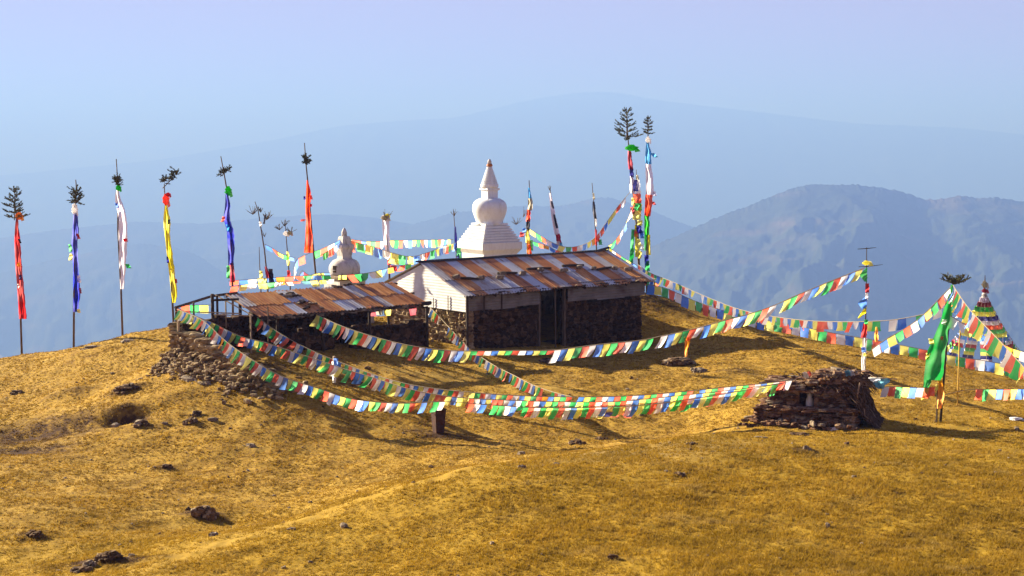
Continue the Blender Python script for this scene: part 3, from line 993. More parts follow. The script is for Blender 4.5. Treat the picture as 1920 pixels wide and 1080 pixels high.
def cloth_strip(rows, Y, R, amp=.075, nx=11, wraps=1.5, dY=0.0):
    """Hanging cloth whose outline rows are (py, xl, xr) at distance Y; folds run down it."""
    rows = sorted(rows); ys = [r[0] for r in rows]
    n = max(10, int((ys[-1] - ys[0]) / 6)); vs = []; fs = []
    ph = R.uniform(0, 6)
    for i in range(n + 1):
        py = ys[0] + (ys[-1] - ys[0]) * i / n
        xl = np.interp(py, ys, [r[1] for r in rows]); xr = np.interp(py, ys, [r[2] for r in rows])
        jx = 0.5 * math.sin(i * 1.3 + ph) + .35 * math.sin(i * 2.9 + ph * 2)
        for j in range(nx):
            s = j / (nx - 1)
            dep = amp * math.sin(s * wraps * 2 * math.pi + ph + .9 * math.sin(i * .35 + ph)) * (.35 + .65 * s) + .04 * math.sin(i * .8 + s * 3) + dY * s
            vs.append(P(xl + (xr - xl) * s + jx * s * (1 if xr - xl > 6 else .4), py, Y + dep))
    for i in range(n):
        for j in range(nx - 1):
            fs.append((i * nx + j, i * nx + j + 1, (i + 1) * nx + j + 1, (i + 1) * nx + j))
    m = MB(); m.add(vs, fs)
    return m


def twig(mb, p, d, L, R, needle=.06, dens=60, mi_n=1, width=.013):
    """A small branch with needles standing off it."""
    d = Vector(d).normalized()
    pts = [Vector(p)]
    for i in range(4):
        d = (d + Vector((R.uniform(-.12, .12), R.uniform(-.12, .12), R.uniform(0, .14)))).normalized()
        pts.append(pts[-1] + d * L / 4)
    mb.tube(pts, [.012, .010, .008, .006, .004], 4, 0)
    for i in range(max(6, int(L * dens * 1.7))):
        t = R.uniform(.12, 1.0) * 4; k = min(3, int(t)); q = pts[k].lerp(pts[k + 1], t - k)
        nd = ((pts[k + 1] - pts[k]).normalized() * .9 + Vector((R.gauss(0, .7), R.gauss(0, .7), R.gauss(.1, .6)))).normalized()
        w = nd.cross(Vector((R.gauss(0, 1), R.gauss(0, 1), R.gauss(0, 1)))).normalized() * width
        l = needle * R.uniform(.7, 1.25)
        mb.add([q - w, q + w, q + nd * l + w * .5, q + nd * l - w * .5], [(0, 1, 2, 3)], mi_n)


def sprig(px, py, w, h, Y, style, R, dense=1.0):
    """An evergreen sprig w x h pixels round (px, py)."""
    k = Y / F; W, Hh = w * k, h * k
    base = P(px, py + h / 2, Y); mb = MB()
    if style == 'fir':
        top = P(px, py - h / 2, Y)
        mb.tube([base, base.lerp(top, .6), top], [.02, .014, .006], 5, 0)
        for lv in range(6):
            t = .06 + lv * .16
            for j in range(5 if lv < 4 else 4):
                az = j * 2 * math.pi / 5 + lv * .7 + R.uniform(-.6, .6)
                L = W / 2 * (1 - .5 * t) * R.uniform(.6, 1.2)
                q = base.lerp(top, t)
                d = Vector((math.cos(az), math.sin(az), .12 + .75 * t + R.uniform(-.15, .2)))
                twig(mb, q, d, L, R, .05, 75 * dense)
                for side in (-1, 1):
                    q2 = q + d.normalized() * L * .5
                    d2 = Vector((math.cos(az + side * .75), math.sin(az + side * .75), .3))
                    twig(mb, q2, d2, L * .42, R, .045, 75 * dense)
        twig(mb, base.lerp(top, .8), (0, 0, 1), Hh * .25, R, .04, 60)
    elif style == 'tuft':
        for j in range(int(46 * dense)):
            az = R.uniform(0, 6.28); el = R.uniform(-.5, 1.2)
            q = base + Vector((0, 0, Hh * R.uniform(.15, .65)))
            twig(mb, q, (math.cos(az), math.sin(az), el), min(W * .5, Hh * .55) * R.uniform(.65, 1.1), R, .045, 80)
    elif style == 'side':
        mb.tube([P(px - w / 2 + 2, py + h / 2, Y), P(px, py + h * .12, Y), P(px + w * .42, py - h * .4, Y)], [.018, .014, .006], 5, 0)
        for j in range(int(48 * dense)):
            t = R.uniform(0, 1)
            q = P(px - w * .45 + w * .72 * t, py + h * .2 - h * .45 * t + R.uniform(-h * .1, h * .15), Y)
            d = Vector((R.uniform(-.7, .9), R.uniform(-.8, .8), R.uniform(-.5, .9)))
            twig(mb, q, d, W * .30 * R.uniform(.7, 1.2), R, .05, 80)
    elif style == 'bowl':
        for j in range(int(26 * dense)):
            az = R.uniform(0, 6.28); r = R.uniform(.35, 1)
            d = Vector((math.cos(az) * r, math.sin(az) * r * .6, .16 + .22 * R.random()))
            L = W * .52 * R.uniform(.55, 1.08) * (.45 + .55 * abs(math.cos(az)))
            q = base
            twig(mb, q, d, L, R, .055, 50)
            twig(mb, q + d.normalized() * L * .6, d + Vector((R.gauss(0, .6), R.gauss(0, .4), .3)), L * .4, R, .05, 60)
    elif style == 'bare':
        for j in range(int(9 * dense)):
            d = Vector((R.uniform(-1, 1) * W / Hh, R.uniform(-.6, .6), R.uniform(.3, 1)))
            twig(mb, base, d, Hh * R.uniform(.6, 1.0), R, .03, 12)
    return mb


def knot(px, py, w, h, Y, R):
    """A bunched scarf tied round a pole."""
    mb = MB(); c = P(px, py, Y); k = Y / F
    pr = []
    for i in range(9):
        t = i / 8
        pr.append((w * k / 2 * (.35 + .75 * math.sin(math.pi * min(1, t * 1.05)) * (1 + .25 * math.sin(i * 2.4 + px))) + .01, c.z - h * k / 2 + h * k * t))
    mb.lathe((c.x, c.y), pr, 14, wob=.16)
    # a loose tail
    q = c + Vector((w * k * .25, -.05, 0))
    mb.add([q + Vector((0, 0, .06)), q + Vector((.08, -.03, .05)), q + Vector((.14 * w / 10, -.04, -h * k * .55)), q + Vector((.03, .0, -h * k * .7))], [(0, 1, 2, 3)])
    return mb


def small_flag(px, py, w, h, Y, R, skew=0.0):
    k = .5
    return cloth_strip([(py - h * k, px - w * k, px + w * k), (py, px - w * k + skew * .5, px + w * k + skew * .5), (py + h * k, px - w * k + skew, px + w * k + skew * 1.2)], Y, R, .03, 5, .7)


GP = "tall poles with long cloth banners"


def banner_pole(label, Y, pole, banners=(), spr=(), knots=(), bits=(), r=.045, group=GP, base_py=None, mat=None, name="banner_pole", seed=1, cat="banner pole"):
    """pole: px,py points from the foot up; the foot is carried down into the ground."""
    R = random.Random(seed)
    pts = [P(x, y, Y) for x, y in pole]
    foot = pts[0]; g = G(foot.x, foot.y)
    if g < foot.z - .02 or True:
        pts[0] = Vector((foot.x, foot.y, min(foot.z, g) - .12)) if abs(g - foot.z) < .6 else pts[0]
        if abs(g - foot.z) >= .6:
            pts.insert(0, Vector((foot.x, foot.y, g - .12)))
    t = thing(name, label, cat, (pts[0].x, pts[0].y, g), group)
    n = len(pts)
    mb = MB(); mb.tube(pts, [r * (1 - .62 * i / max(1, n - 1)) for i in range(n)], 8)
    mb.build("pole", mat or M_WOOD, t, True)
    for rows, col in banners:
        cloth_strip(rows, Y - .07, R).build("banner", CL[col], t, True)
    for s in spr:
        px, py, w, h, st = s[:5]
        sprig(px, py, w, h, Y, st, R, s[5] if len(s) > 5 else 1.0).build("fir_sprig" if st != 'bare' else "twigs", [M_WOOD, M_NEEDLE if st != 'bare' else M_DRYLEAF], t)
    for px, py, w, h, col in knots:
        knot(px, py, w, h, Y - .02, R).build("scarf", CL[col], t, True)
    for px, py, w, h, col, sk in bits:
        small_flag(px, py, w, h, Y - .14, R, sk).build("ribbon", CL[col], t, True)
    return t


banner_pole("red banner on the leftmost pole, topped with a wide fir sprig and orange scarf", 56, [(41, 668), (37, 540), (31, 408), (27, 370)], [([(408, 30, 34), (425, 28, 35), (450, 27, 38), (500, 29, 41), (550, 33, 46), (598, 36, 50)], 'r')],
            [(27, 383, 56, 60, 'fir')], [(36, 405, 12, 14, 'O')], [(34, 496, 6, 9, 'y', 2), (38, 520, 5, 10, 'N', 1), (35, 537, 5, 9, 'W', 2), (36, 452, 4, 8, 'D', 2)], seed=1)
banner_pole("dark blue banner with a white scarf below a ragged dark fir sprig", 56, [(138, 655), (139, 520), (141, 385), (143, 350), (142, 337)], [([(398, 138, 145), (430, 136, 148), (460, 134, 145), (500, 137, 147), (550, 137, 151), (585, 138, 146)], 'U')],
            [(143, 366, 34, 44, 'tuft')], [(140, 394, 9, 18, 'W'), (140, 386, 7, 9, 'W')], [(131, 465, 6, 14, 'G', 2), (134, 482, 7, 12, 'Y', -2), (145, 443, 5, 10, 'r', 3), (147, 523, 6, 14, 'W', 2), (150, 545, 4, 10, 'M', 1), (147, 583, 6, 7, 'Y', 1)], seed=2)
banner_pole("pale lavender white banner tied with a green scarf beneath a long thin spike", 56, [(230, 636), (227, 545), (221, 430), (221, 348), (218, 298)], [([(357, 217, 222), (368, 216, 225), (380, 216, 229), (400, 221, 236), (430, 222, 239), (470, 223, 238), (510, 224, 235), (542, 226, 232)], 'L')],
            [(221, 337, 20, 30, 'tuft')], [(222, 352, 8, 12, 'V')], [(234, 450, 8, 6, 'r', 2), (238, 499, 8, 8, 'G', 4), (217, 385, 5, 9, 'B', 4)], seed=3)
banner_pole("yellow banner with a red scarf under a fir sprig leaning right", 54, [(326, 612), (322, 540), (312, 430), (308, 345)], [([(383, 309, 313), (410, 306, 319), (425, 307, 320), (440, 309, 318), (480, 313, 324), (520, 318, 329), (550, 321, 333), (568, 324, 329)], 'y')],
            [(321, 332, 36, 42, 'side')], [(311, 374, 10, 22, 'R'), (315, 365, 8, 8, 'r')], [(317, 416, 5, 9, 'D', -1), (314, 487, 4, 12, 'N', 1), (322, 507, 7, 9, 'Y', 2), (329, 527, 5, 8, 'M', 1)], seed=4)
banner_pole("blue banner with maroon foot and green scarf behind the pole frame", 54, [(436, 545), (434, 470), (427, 365), (420, 325), (414, 293)], [([(362, 423, 427), (385, 422, 432), (410, 419, 430), (430, 425, 438), (460, 427, 440), (497, 428, 438)], 'U'), ([(492, 428, 437), (510, 430, 440), (529, 432, 441)], 'M')],
            [(424, 320, 26, 22, 'side', .8)], [(428, 358, 10, 18, 'V')], [(420, 411, 6, 10, 'R', -3), (427, 428, 6, 14, 'S', 3), (428, 510, 6, 24, 'G', 0)], seed=5)
banner_pole("scarlet red banner widening downward on a tall pole left of the small stupa", 57, [(592, 516), (585, 440), (577, 340), (573, 300), (571, 268)], [([(338, 575, 577), (360, 574, 583), (390, 573, 582), (420, 574, 584), (450, 572, 586), (474, 570, 588)], 'o')],
            [(575, 299, 22, 24, 'tuft', 1.1)], [], [(571, 371, 4, 6, 'N', 0), (569, 413, 8, 4, 'r', -2), (583, 385, 4, 5, 'r', 0), (582, 370, 5, 8, 'R', 2)], seed=6)

GS = "small poles standing round the stupas"
t = banner_pole("crooked twig pole with dry leaf sprays and a maroon rag", 55, [(502, 530), (496, 470), (488, 420), (484, 395), (478, 378)], [([(500, 496, 500), (515, 498, 507), (540, 502, 512)], 'M')],
                [(474, 392, 16, 20, 'bare', 1.3), (489, 392, 8, 12, 'bare'), (500, 402, 14, 20, 'bare', 1.6)], [], [(498, 411, 4, 18, 'D', -3), (488, 420, 5, 8, 'W', 1), (507, 517, 8, 26, 'D', 3), (486, 532, 6, 20, 'Y', 3)], r=.035, group=GS, seed=7)
banner_pole("thin twig pole with three leafy forks and a white knot", 56, [(544, 530), (540, 490), (536, 435), (534, 412)], [], [(524, 424, 18, 14, 'bare', 1.2), (546, 428, 18, 14, 'bare'), (533, 416, 12, 16, 'bare')], [(536, 438, 8, 9, 'W'), (543, 437, 8, 8, 'K')], [(539, 485, 5, 26, 'Y', 2), (541, 515, 6, 16, 'r', 1)], r=.03, group=GS, seed=8)
banner_pole("short leafless stick between the blue banner and the crooked twig pole", 55, [(489, 530), (487, 500), (486, 463)], [], [(496, 436, 10, 16, 'bare', .4)], [], [(489, 515, 6, 14, 'Y', 1)], r=.028, group=GS, seed=9)
banner_pole("short white banner with a yellow knot and forked twigs right of the small stupa", 60, [(730, 515), (728, 480), (723, 420), (720, 402)], [([(404, 716, 730), (430, 717, 730), (460, 720, 731), (478, 724, 731), (491, 727, 731)], 'L')], [(724, 400, 20, 18, 'bare', 1)], [(722, 408, 13, 10, 'K'), (726, 404, 7, 7, 'Y')], [(729, 490, 6, 14, 'r', 1), (737, 503, 12, 11, 'r', 2)], r=.05, group=GS, seed=10)
banner_pole("thin dark stick with a navy rag just left of the white stupa", 66, [(856, 490), (854, 440), (850, 395)], [([(425, 852, 855), (445, 852, 857), (470, 853, 857)], 'N')], [(852, 396, 14, 18, 'bare', .8)], [], [(860, 475, 8, 20, 'G', 1), (858, 482, 6, 16, 'N', 2)], r=.035, group=GS, seed=11)
banner_pole("crooked pole wrapped in blue, grey and red rags right beside the white stupa", 65, [(990, 482), (989, 440), (994, 385), (992, 338)], [([(352, 990, 993), (372, 991, 997)], 'S'), ([(372, 990, 998), (385, 990, 999), (395, 989, 997)], 'K'), ([(393, 988, 995), (415, 986, 994)], 'R'), ([(412, 987, 994), (432, 986, 993)], 'D'), ([(430, 985, 991), (455, 986, 995)], 'Y'), ([(452, 987, 995), (478, 988, 997)], 'O')], [(968, 412, 14, 18, 'bare', 1.2), (981, 396, 14, 22, 'bare', .5)], [], [(983, 432, 7, 9, 'B', 0), (979, 440, 8, 9, 'r', -1), (996, 460, 5, 20, 'G', 1), (993, 468, 6, 20, 'R', 1)], r=.045, group=GS, seed=12)
banner_pole("leaning white patterned banner with a maroon foot behind the hut ridge", 66, [(1048, 485), (1043, 440), (1034, 380), (1031, 348)], [([(362, 1029, 1033), (380, 1031, 1037), (410, 1034, 1043), (440, 1040, 1050)], 'L'), ([(438, 1041, 1050), (450, 1044, 1052), (458, 1046, 1053)], 'M')], [(1031, 350, 6, 14, 'bare', .5)], [], [(1034, 384, 4, 14, 'D', 3), (1039, 415, 4, 26, 'D', 5), (1046, 462, 6, 20, 'W', 2), (1051, 462, 6, 14, 'S', 2)], r=.04, group=GS, seed=13)
banner_pole("thin pole with a black streamer above the right end of the hut roof", 64, [(1119, 480), (1117, 440), (1113, 380), (1110, 343)], [([(362, 1111, 1114), (374, 1112, 1116)], 'K'), ([(378, 1111, 1115), (395, 1111, 1117), (410, 1113, 1119)], 'D'), ([(410, 1115, 1119), (425, 1117, 1119)], 'W'), ([(430, 1116, 1119), (460, 1116, 1120)], 'r')], [], [], [(1121, 450, 5, 8, 'R', 2), (1125, 454, 6, 10, 'G', 1)], r=.035, group=GS, seed=14)

t = banner_pole("tall pole with a large fir top, green scarf and maroon cloth", 63, [(1199, 520), (1193, 420), (1184, 330), (1178, 265), (1175, 215)], [([(283, 1177, 1183), (305, 1177, 1186), (318, 1179, 1188)], 'M'), ([(316, 1180, 1187), (332, 1181, 1189)], 'N'), ([(330, 1181, 1187), (350, 1180, 1192), (362, 1182, 1193)], 'L')],
                [(1175, 233, 56, 56, 'fir', 1.0), (1173, 258, 28, 10, 'bowl', .3)], [(1184, 277, 20, 12, 'V')],
                [(1190, 348, 9, 22, 'N', 2), (1195, 350, 8, 26, 'W', 2), (1194, 372, 14, 18, 'R', 2), (1195, 388, 15, 14, 'G', 1), (1187, 378, 7, 14, 'Y', 1), (1194, 403, 16, 18, 'Y', 0), (1186, 395, 8, 14, 'M', 0), (1201, 392, 6, 18, 'O', -2), (1200, 418, 10, 10, 'Y', -1),
                 (1197, 430, 10, 16, 'N', 2), (1191, 438, 8, 12, 'R', 1), (1187, 450, 6, 40, 'G', -2), (1196, 455, 8, 14, 'Y', 2), (1203, 440, 7, 14, 'B', 1), (1195, 470, 9, 18, 'Y', 1), (1186, 480, 8, 28, 'E', -3), (1203, 463, 6, 12, 'W', 2), (1200, 478, 7, 14, 'Y', -1), (1192, 452, 4, 60, 'y', 1)], r=.05, seed=15)
banner_pole("tall pole with a banner banded blue, white, red and green", 63, [(1213, 512), (1213, 430), (1214, 330), (1215, 255), (1215, 230)], [([(267, 1212, 1216), (285, 1210, 1221), (308, 1210, 1221)], 'S'), ([(307, 1210, 1221), (340, 1211, 1225), (366, 1211, 1226)], 'L'), ([(365, 1210, 1224), (390, 1209, 1222), (406, 1208, 1219)], 'o'), ([(404, 1208, 1217), (425, 1208, 1218), (442, 1208, 1216)], 'V'), ([(440, 1214, 1219), (478, 1215, 1220)], 'y'), ([(440, 1208, 1213), (470, 1208, 1212)], 'E')],
            [(1215, 236, 28, 34, 'fir', .6)], [(1215, 262, 7, 12, 'W')], [(1223, 291, 8, 8, 'S', 6), (1224, 381, 6, 6, 'r', 3), (1226, 363, 6, 8, 'L', 2), (1212, 488, 8, 20, 'N', 1), (1213, 498, 8, 20, 'G', 1)], r=.045, seed=16)
banner_pole("bare wooden stick with a pale rag between the two tall poles with fir tops", 64, [(1200, 520), (1196, 420), (1193, 318)], [([(328, 1192, 1197), (345, 1193, 1199)], 'K')], [], [], [], r=.035, group=GS, seed=17)

# mast on the little shrine, hung with a column of flags
mt = banner_pole("dark mast with twig crossbars behind the shrine, hung with single flags", 41.2, [(1621, 705), (1622, 640), (1624, 560), (1625, 464)],
                 [([(634, 1617, 1626), (650, 1617, 1625), (676, 1615, 1623), (700, 1616, 1622)], 'W'), ([(606, 1619, 1626), (620, 1616, 1626), (633, 1614, 1624)], 'r')], [], [(1624, 493, 11, 9, 'Y')],
                 [(1626, 540, 7, 17, 'r', 0), (1625, 556, 5, 12, 'W', 0), (1624, 604, 7, 9, 'G', 0), (1619, 656, 8, 10, 'B', 1), (1621, 665, 6, 7, 'Y', 0)], r=.03, group=GS, mat=M_DARKWOOD, seed=18)
Rm = random.Random(2)
for rows, c in (([(502, 1624, 1626), (516, 1611, 1626), (528, 1621, 1626)], 'E'), ([(558, 1621, 1626), (568, 1608, 1625), (579, 1616, 1624)], 'B'), ([(576, 1622, 1625), (586, 1615, 1624), (597, 1608, 1611)], 'y')):
    cloth_strip(rows, 41.1, Rm, .02, 6, .6).build("pennant", CL[c], mt, True)
m = MB(); m.tube([P(1608, 467, 41.2), P(1625, 466, 41.15), P(1643, 464, 41.2)], [.008, .014, .006], 5); m.build("crossbar", M_DARKWOOD, mt)
m = MB(); m.tube([P(1610, 500, 41.2), P(1625, 500, 41.15), P(1655, 496, 41.2)], [.008, .014, .006], 5); m.build("crossbar", M_DARKWOOD, mt)

gp = banner_pole("big emerald green banner with yellow patches on a leaning pole near the flag cone", 41.5, [(1763, 791), (1772, 680), (1781, 590), (1787, 530)],
                 [([(534, 1783, 1788), (555, 1776, 1787), (600, 1764, 1785), (630, 1752, 1778), (660, 1738, 1772), (700, 1733, 1769), (713, 1732, 1764)], 'E'), ([(711, 1732, 1748), (728, 1731, 1741), (742, 1730, 1735)], 'E')],
                 [(1790, 518, 60, 30, 'bowl', 1.0)], [], [(1771, 604, 8, 10, 'W', -2), (1745, 640, 9, 10, 'Y', 2), (1740, 668, 7, 12, 'Y', -1), (1766, 634, 5, 7, 'R', 0), (1747, 734, 11, 17, 'R', 0), (1730, 746, 6, 8, 'Y', 0), (1757, 729, 5, 16, 'Y', 1)], r=.04, mat=M_DARKWOOD, seed=19)
m = cloth_strip([(713, 1759, 1766), (722, 1758, 1769), (738, 1758, 1771), (752, 1757, 1769), (766, 1757, 1765)], 41.3, Rm, .07, 8, 1.2); m.build("orange_cloth", CL['O'], gp, True)
p = P(1757, 760, 41.4); m = MB(); m.tube([(p.x, p.y, G(p.x, p.y) - .1), p, P(1758, 720, 41.4)], .025, 6); m.build("prop_stick", M_DARKWOOD, gp)

# ------------------------------------------------------------------ strings of prayer flags
GF = "strings of prayer flags"
CLEAR = []


def catmull(pts, n=14):
    out = []
    for i in range(len(pts) - 1):
        p0 = pts[max(0, i - 1)]; p1 = pts[i]; p2 = pts[i + 1]; p3 = pts[min(len(pts) - 1, i + 2)]
        for k in range(n):
            t = k / n
            out.append(.5 * ((2 * p1) + (p2 - p0) * t + (2 * p0 - 5 * p1 + 4 * p2 - p3) * t * t + (3 * p1 - p0 - 3 * p2 + p3) * t ** 3))
    out.append(pts[-1])
    return out


def flag_mesh(p, q, h, wind, R):
    """One flag hanging from p to q (its sewn top edge), blown by wind."""
    nx, ny = 4, 5; vs = []; fs = []
    e = q - p
    nrm = Vector((e.y, -e.x, 0))
    if nrm.length > 1e-6: nrm.normalize()
    ph = R.uniform(0, 6.28); sl = R.uniform(.7, 1.25); pinch = R.uniform(.86, 1.04); lift = R.uniform(0, .12)
    if abs(e.normalized().y) < .42 and wind.y < -.2: wind = Vector((wind.x, .12 + R.uniform(-.1, .1), wind.z))
    hh = h * R.uniform(.9, 1.06); tw = R.uniform(-.35, .35)
    for j in range(ny):
        t = j / (ny - 1)
        for i in range(nx):
            s = i / (nx - 1)
            x = .5 + (s - .5) * (1 - (1 - pinch) * t)
            v = p + e * x + Vector((0, 0, -hh * t * (1 - lift * t))) + wind * (hh * sl * t ** 1.3)
            v += nrm * (hh * (.10 * math.sin(s * 4 + t * 3 + ph) * t + tw * (s - .5) * t))
            vs.append(v)
    for j in range(ny - 1):
        for i in range(nx - 1):
            fs.append((j * nx + i, j * nx + i + 1, (j + 1) * nx + i + 1, (j + 1) * nx + i))
    m = MB(); m.add(vs, fs)
    return m


def flag_string(label, pts, fw, fh, order="YGRWB", wind=(-.45, -.38, 0), gaps=(), seed=1, small=(), miss=.03, group=GF, name="prayer_flag_string", start=0, messy=0.0):
    """pts: (px, py, Y) along the cord; gaps and small are (px0, px1) spans without flags / with rolled up flags."""
    R = random.Random(seed)
    line = catmull([P(*q) for q in pts])
    mid = line[len(line) // 2]
    mb = MB(); mb.tube(line, .011, 5)
    o = mb.build(name, M_CORD, None, False, line[0])
    tag(o, label, "prayer flags", group)
    seg = [0]
    for a, b in zip(line[:-1], line[1:]): seg.append(seg[-1] + (b - a).length)
    L = seg[-1]

    def at(d):
        i = min(len(seg) - 2, max(0, int(np.searchsorted(seg, d) - 1)))
        f = (d - seg[i]) / max(1e-9, seg[i + 1] - seg[i]); return line[i].lerp(line[i + 1], f)
    rest = MB(); cols = []
    d = fw * .2; k = start; cnt = 0; w = Vector(wind)
    while d + fw < L:
        p, q = at(d), at(d + fw * .97)
        c = (p + q) / 2
        yy = c.y * CP - (c.z - CZ) * SP
        px = 960 + F * c.x / (c.y * CP - (c.z - CZ) * SP)
        col = order[k % len(order)]; k += 1
        if not any(a <= px <= b for a, b in gaps) and R.random() > miss:
            h = fh
            if any(a <= px <= b for a, b in small): h = fh * .36
            if messy:
                h *= R.uniform(1 - messy, 1.1)
                if R.random() < messy * .6: col = R.choice("RGYBWWYO")
            dn = Vector((0, 0, -.012))
            cnt += 1
            fm = flag_mesh(p + dn, q + dn, h, w + Vector((R.gauss(0, messy * .7), R.gauss(0, messy * .5), R.uniform(0, messy * .5))), R)
            if cnt <= 99:
                fm.build("flag", CL[col], o, True)
            else:
                if col not in cols: cols.append(col)
                rest.add(fm.v, fm.f, cols.index(col))
        CLEAR.append((c.z - fh - G(c.x, c.y), label, round(px)))
        d += fw * R.uniform(1.0, 1.06)
    if rest.v:
        rest.build("flags", [CL[c] for c in cols], o, True)["kind"] = "stuff"
    return o


flag_string("lowest front flag string, from the shelter's left corner post past the rusty bin", [(330, 579, 46.7), (380, 601, 44.9), (425, 641, 43.7), (475, 676, 42.5), (530, 706, 41.8), (600, 729, 41.3), (650, 746, 41.1), (700, 753, 41.1), (760, 756, 40.9), (830, 753, 40.7), (905, 758, 40.6), (1000, 764, 40.4), (1100, 764, 40.2), (1200, 760, 40.1), (1300, 748, 40.0), (1400, 731, 39.9), (1470, 718, 39.9)], .168, .315, gaps=((836, 880), (1390, 1480)), messy=0.12, seed=31)
flag_string("middle one of three merging front flag strings, starting at the left corner post", [(331, 577, 46.8), (365, 592, 46.5), (400, 606, 46.2), (450, 630, 45.7), (500, 643, 45.3), (550, 660, 44.8), (600, 676, 44.3), (640, 690, 43.8), (700, 708, 43.0), (770, 730, 42.0), (850, 744, 41.3), (950, 750, 40.8), (1050, 753, 40.5), (1150, 753, 40.3), (1240, 745, 40.2), (1340, 735, 40.1), (1420, 725, 40.0), (1480, 716, 40)], .172, .315, messy=0.15, seed=32, start=2)
flag_string("uppermost of three merging front flag strings, from shelter eave to shrine", [(482, 594, 47.2), (520, 622, 46.5), (560, 645, 45.8), (600, 664, 45.2), (640, 680, 44.6), (700, 702, 43.6), (760, 719, 42.6), (820, 729, 42.0), (880, 735, 41.5), (960, 741, 41.0), (1060, 744, 40.7), (1160, 743, 40.5), (1250, 737, 40.4), (1350, 727, 40.2), (1430, 719, 40.1), (1492, 712, 40)], .168, .30, messy=0.15, seed=33, start=1)
flag_string("long flag string from the shelter eave across the hut front up to the twig mast", [(592, 589, 48.2), (640, 611, 47.0), (700, 631, 45.9), (760, 646, 45.0), (820, 655, 44.5), (878, 658, 44.1), (960, 657, 43.8), (1040, 656, 43.4), (1120, 646, 43.0), (1200, 638, 42.6), (1240, 630, 42.4), (1290, 619, 42.2), (1350, 603, 41.9), (1400, 590, 41.8), (1450, 573, 41.7), (1500, 551, 41.6), (1560, 526, 41.4), (1622, 502, 41.2)], .215, .40, gaps=((1228, 1246), (1462, 1473)), small=((882, 1038),), order="YGRWB", seed=34, wind=(-.46, -.34, 0))
flag_string("steep flag string running from the hut's gable corner down to the front strings", [(806, 576, 53.2), (822, 592, 52.2), (842, 614, 51), (860, 633, 50), (880, 653, 49), (900, 668, 48), (930, 687, 46.6), (960, 702, 45.2), (1000, 722, 43.4), (1040, 736, 41.9), (1078, 745, 40.9)], .20, .28, gaps=((824, 840), (905, 912), (1020, 1032)), seed=35, start=3, wind=(-.35, -.40, 0))
flag_string("upper flag string on the right slope, from the tall poles to the green banner", [(1196, 496, 62.5), (1220, 512, 61), (1260, 528, 59), (1300, 546, 57), (1340, 563, 55), (1380, 578, 53), (1430, 590, 50.5), (1500, 600, 47.5), (1560, 603, 45.5), (1620, 603, 43.8), (1680, 599, 42.8), (1740, 587, 42.0), (1779, 573, 41.5)], .30, .34, messy=0.2, seed=36, wind=(-.08, -.1, 0), start=2)
flag_string("lower flag string on the right slope, from the hut to beyond the flag cone", [(1212, 533, 58.2), (1250, 541, 57.6), (1300, 563, 56.8), (1350, 580, 56), (1400, 592, 55.4), (1440, 601, 55), (1500, 612, 54.6), (1560, 624, 54.2), (1640, 638, 53.6), (1730, 655, 53), (1790, 668, 52.6), (1850, 677, 52.2), (1940, 694, 51.8)], .33, .40, seed=37, wind=(-.05, -.08, 0), start=4)
flag_string("slanting flag string from the green banner's tip to the twig mast's foot", [(1784, 537, 41.4), (1768, 553, 41.4), (1745, 577, 41.4), (1720, 600, 41.3), (1690, 620, 41.2), (1660, 637, 41.2), (1623, 664, 41.1)], .26, .26, seed=38, wind=(.25, -.1, 0), order="WRGYB")
flag_string("nearest string of large flags, falling from the green banner's tip", [(1787, 535, 41.3), (1800, 555, 40.0), (1818, 580, 38.6), (1845, 609, 37.2), (1880, 645, 35.8), (1930, 700, 34.2)], .27, .42, seed=39, wind=(-.45, -.35, 0), order="BWRGY", miss=0)
flag_string("small flag string crossing in front of the flag cone below the large flags", [(1778, 590, 41.4), (1800, 603, 41.4), (1830, 622, 41.4), (1870, 640, 41.5), (1900, 654, 41.6), (1935, 664, 41.8)], .27, .32, messy=0.3, seed=40, wind=(-.1, -.1, 0), order="WROYB")
flag_string("low flag string from the small shrine to the foot of the green banner", [(1640, 727, 40.3), (1665, 725, 40.6), (1700, 726, 41), (1740, 727, 41.4), (1762, 724, 41.5)], .27, .31, seed=41, wind=(-.25, -.1, 0), order="BWRGY", gaps=((1640, 1656),))
flag_string("low flag string at the right edge, ending beside the green banner's foot", [(1766, 742, 41.5), (1800, 733, 42), (1828, 730, 42.2), (1870, 730, 42.6), (1940, 729, 43.2)], .27, .33, seed=42, wind=(-.2, -.1, 0), order="BRYBWRGY", gaps=((1766, 1826),))
flag_string("upper flag string stretched between the small grey stupa and the white stupa", [(648, 447, 58.2), (690, 453, 59.5), (735, 451, 61), (790, 450, 63), (850, 449, 66)], .33, .36, messy=0.2, seed=43, wind=(-.05, -.05, 0), order="GRWBY")
flag_string("sagging lower flag string of large flags between the two stupas", [(646, 447, 58), (670, 455, 58.4), (705, 464, 59), (735, 474, 59.6), (770, 481, 60.4), (800, 474, 61.5), (830, 463, 63), (856, 455, 65.5)], .45, .46, messy=0.25, seed=44, wind=(-.1, -.05, 0), order="RGYBW")
flag_string("flag string from the small stupa's top down past the red banner", [(642, 447, 58), (620, 459, 57.6), (600, 468, 57.2), (575, 477, 56.8), (556, 488, 56.4), (551, 510, 56), (556, 528, 55.6)], .36, .30, seed=45, wind=(.1, -.05, 0), order="BWRGYR")
flag_string("short flag string slanting from the crooked twig pole towards the thin twig pole", [(496, 458, 55.1), (510, 465, 55.3), (525, 475, 55.6), (540, 480, 55.9), (554, 484, 56.3)], .30, .26, messy=0.4, seed=46, wind=(.05, -.05, 0), order="BRYG")
flag_string("short flag string from the small stupa's neck towards the red banner pole", [(636, 455, 57.9), (622, 466, 57.4), (606, 476, 57), (592, 484, 56.8)], .36, .30, seed=47, wind=(.05, -.05, 0), order="WRGY")
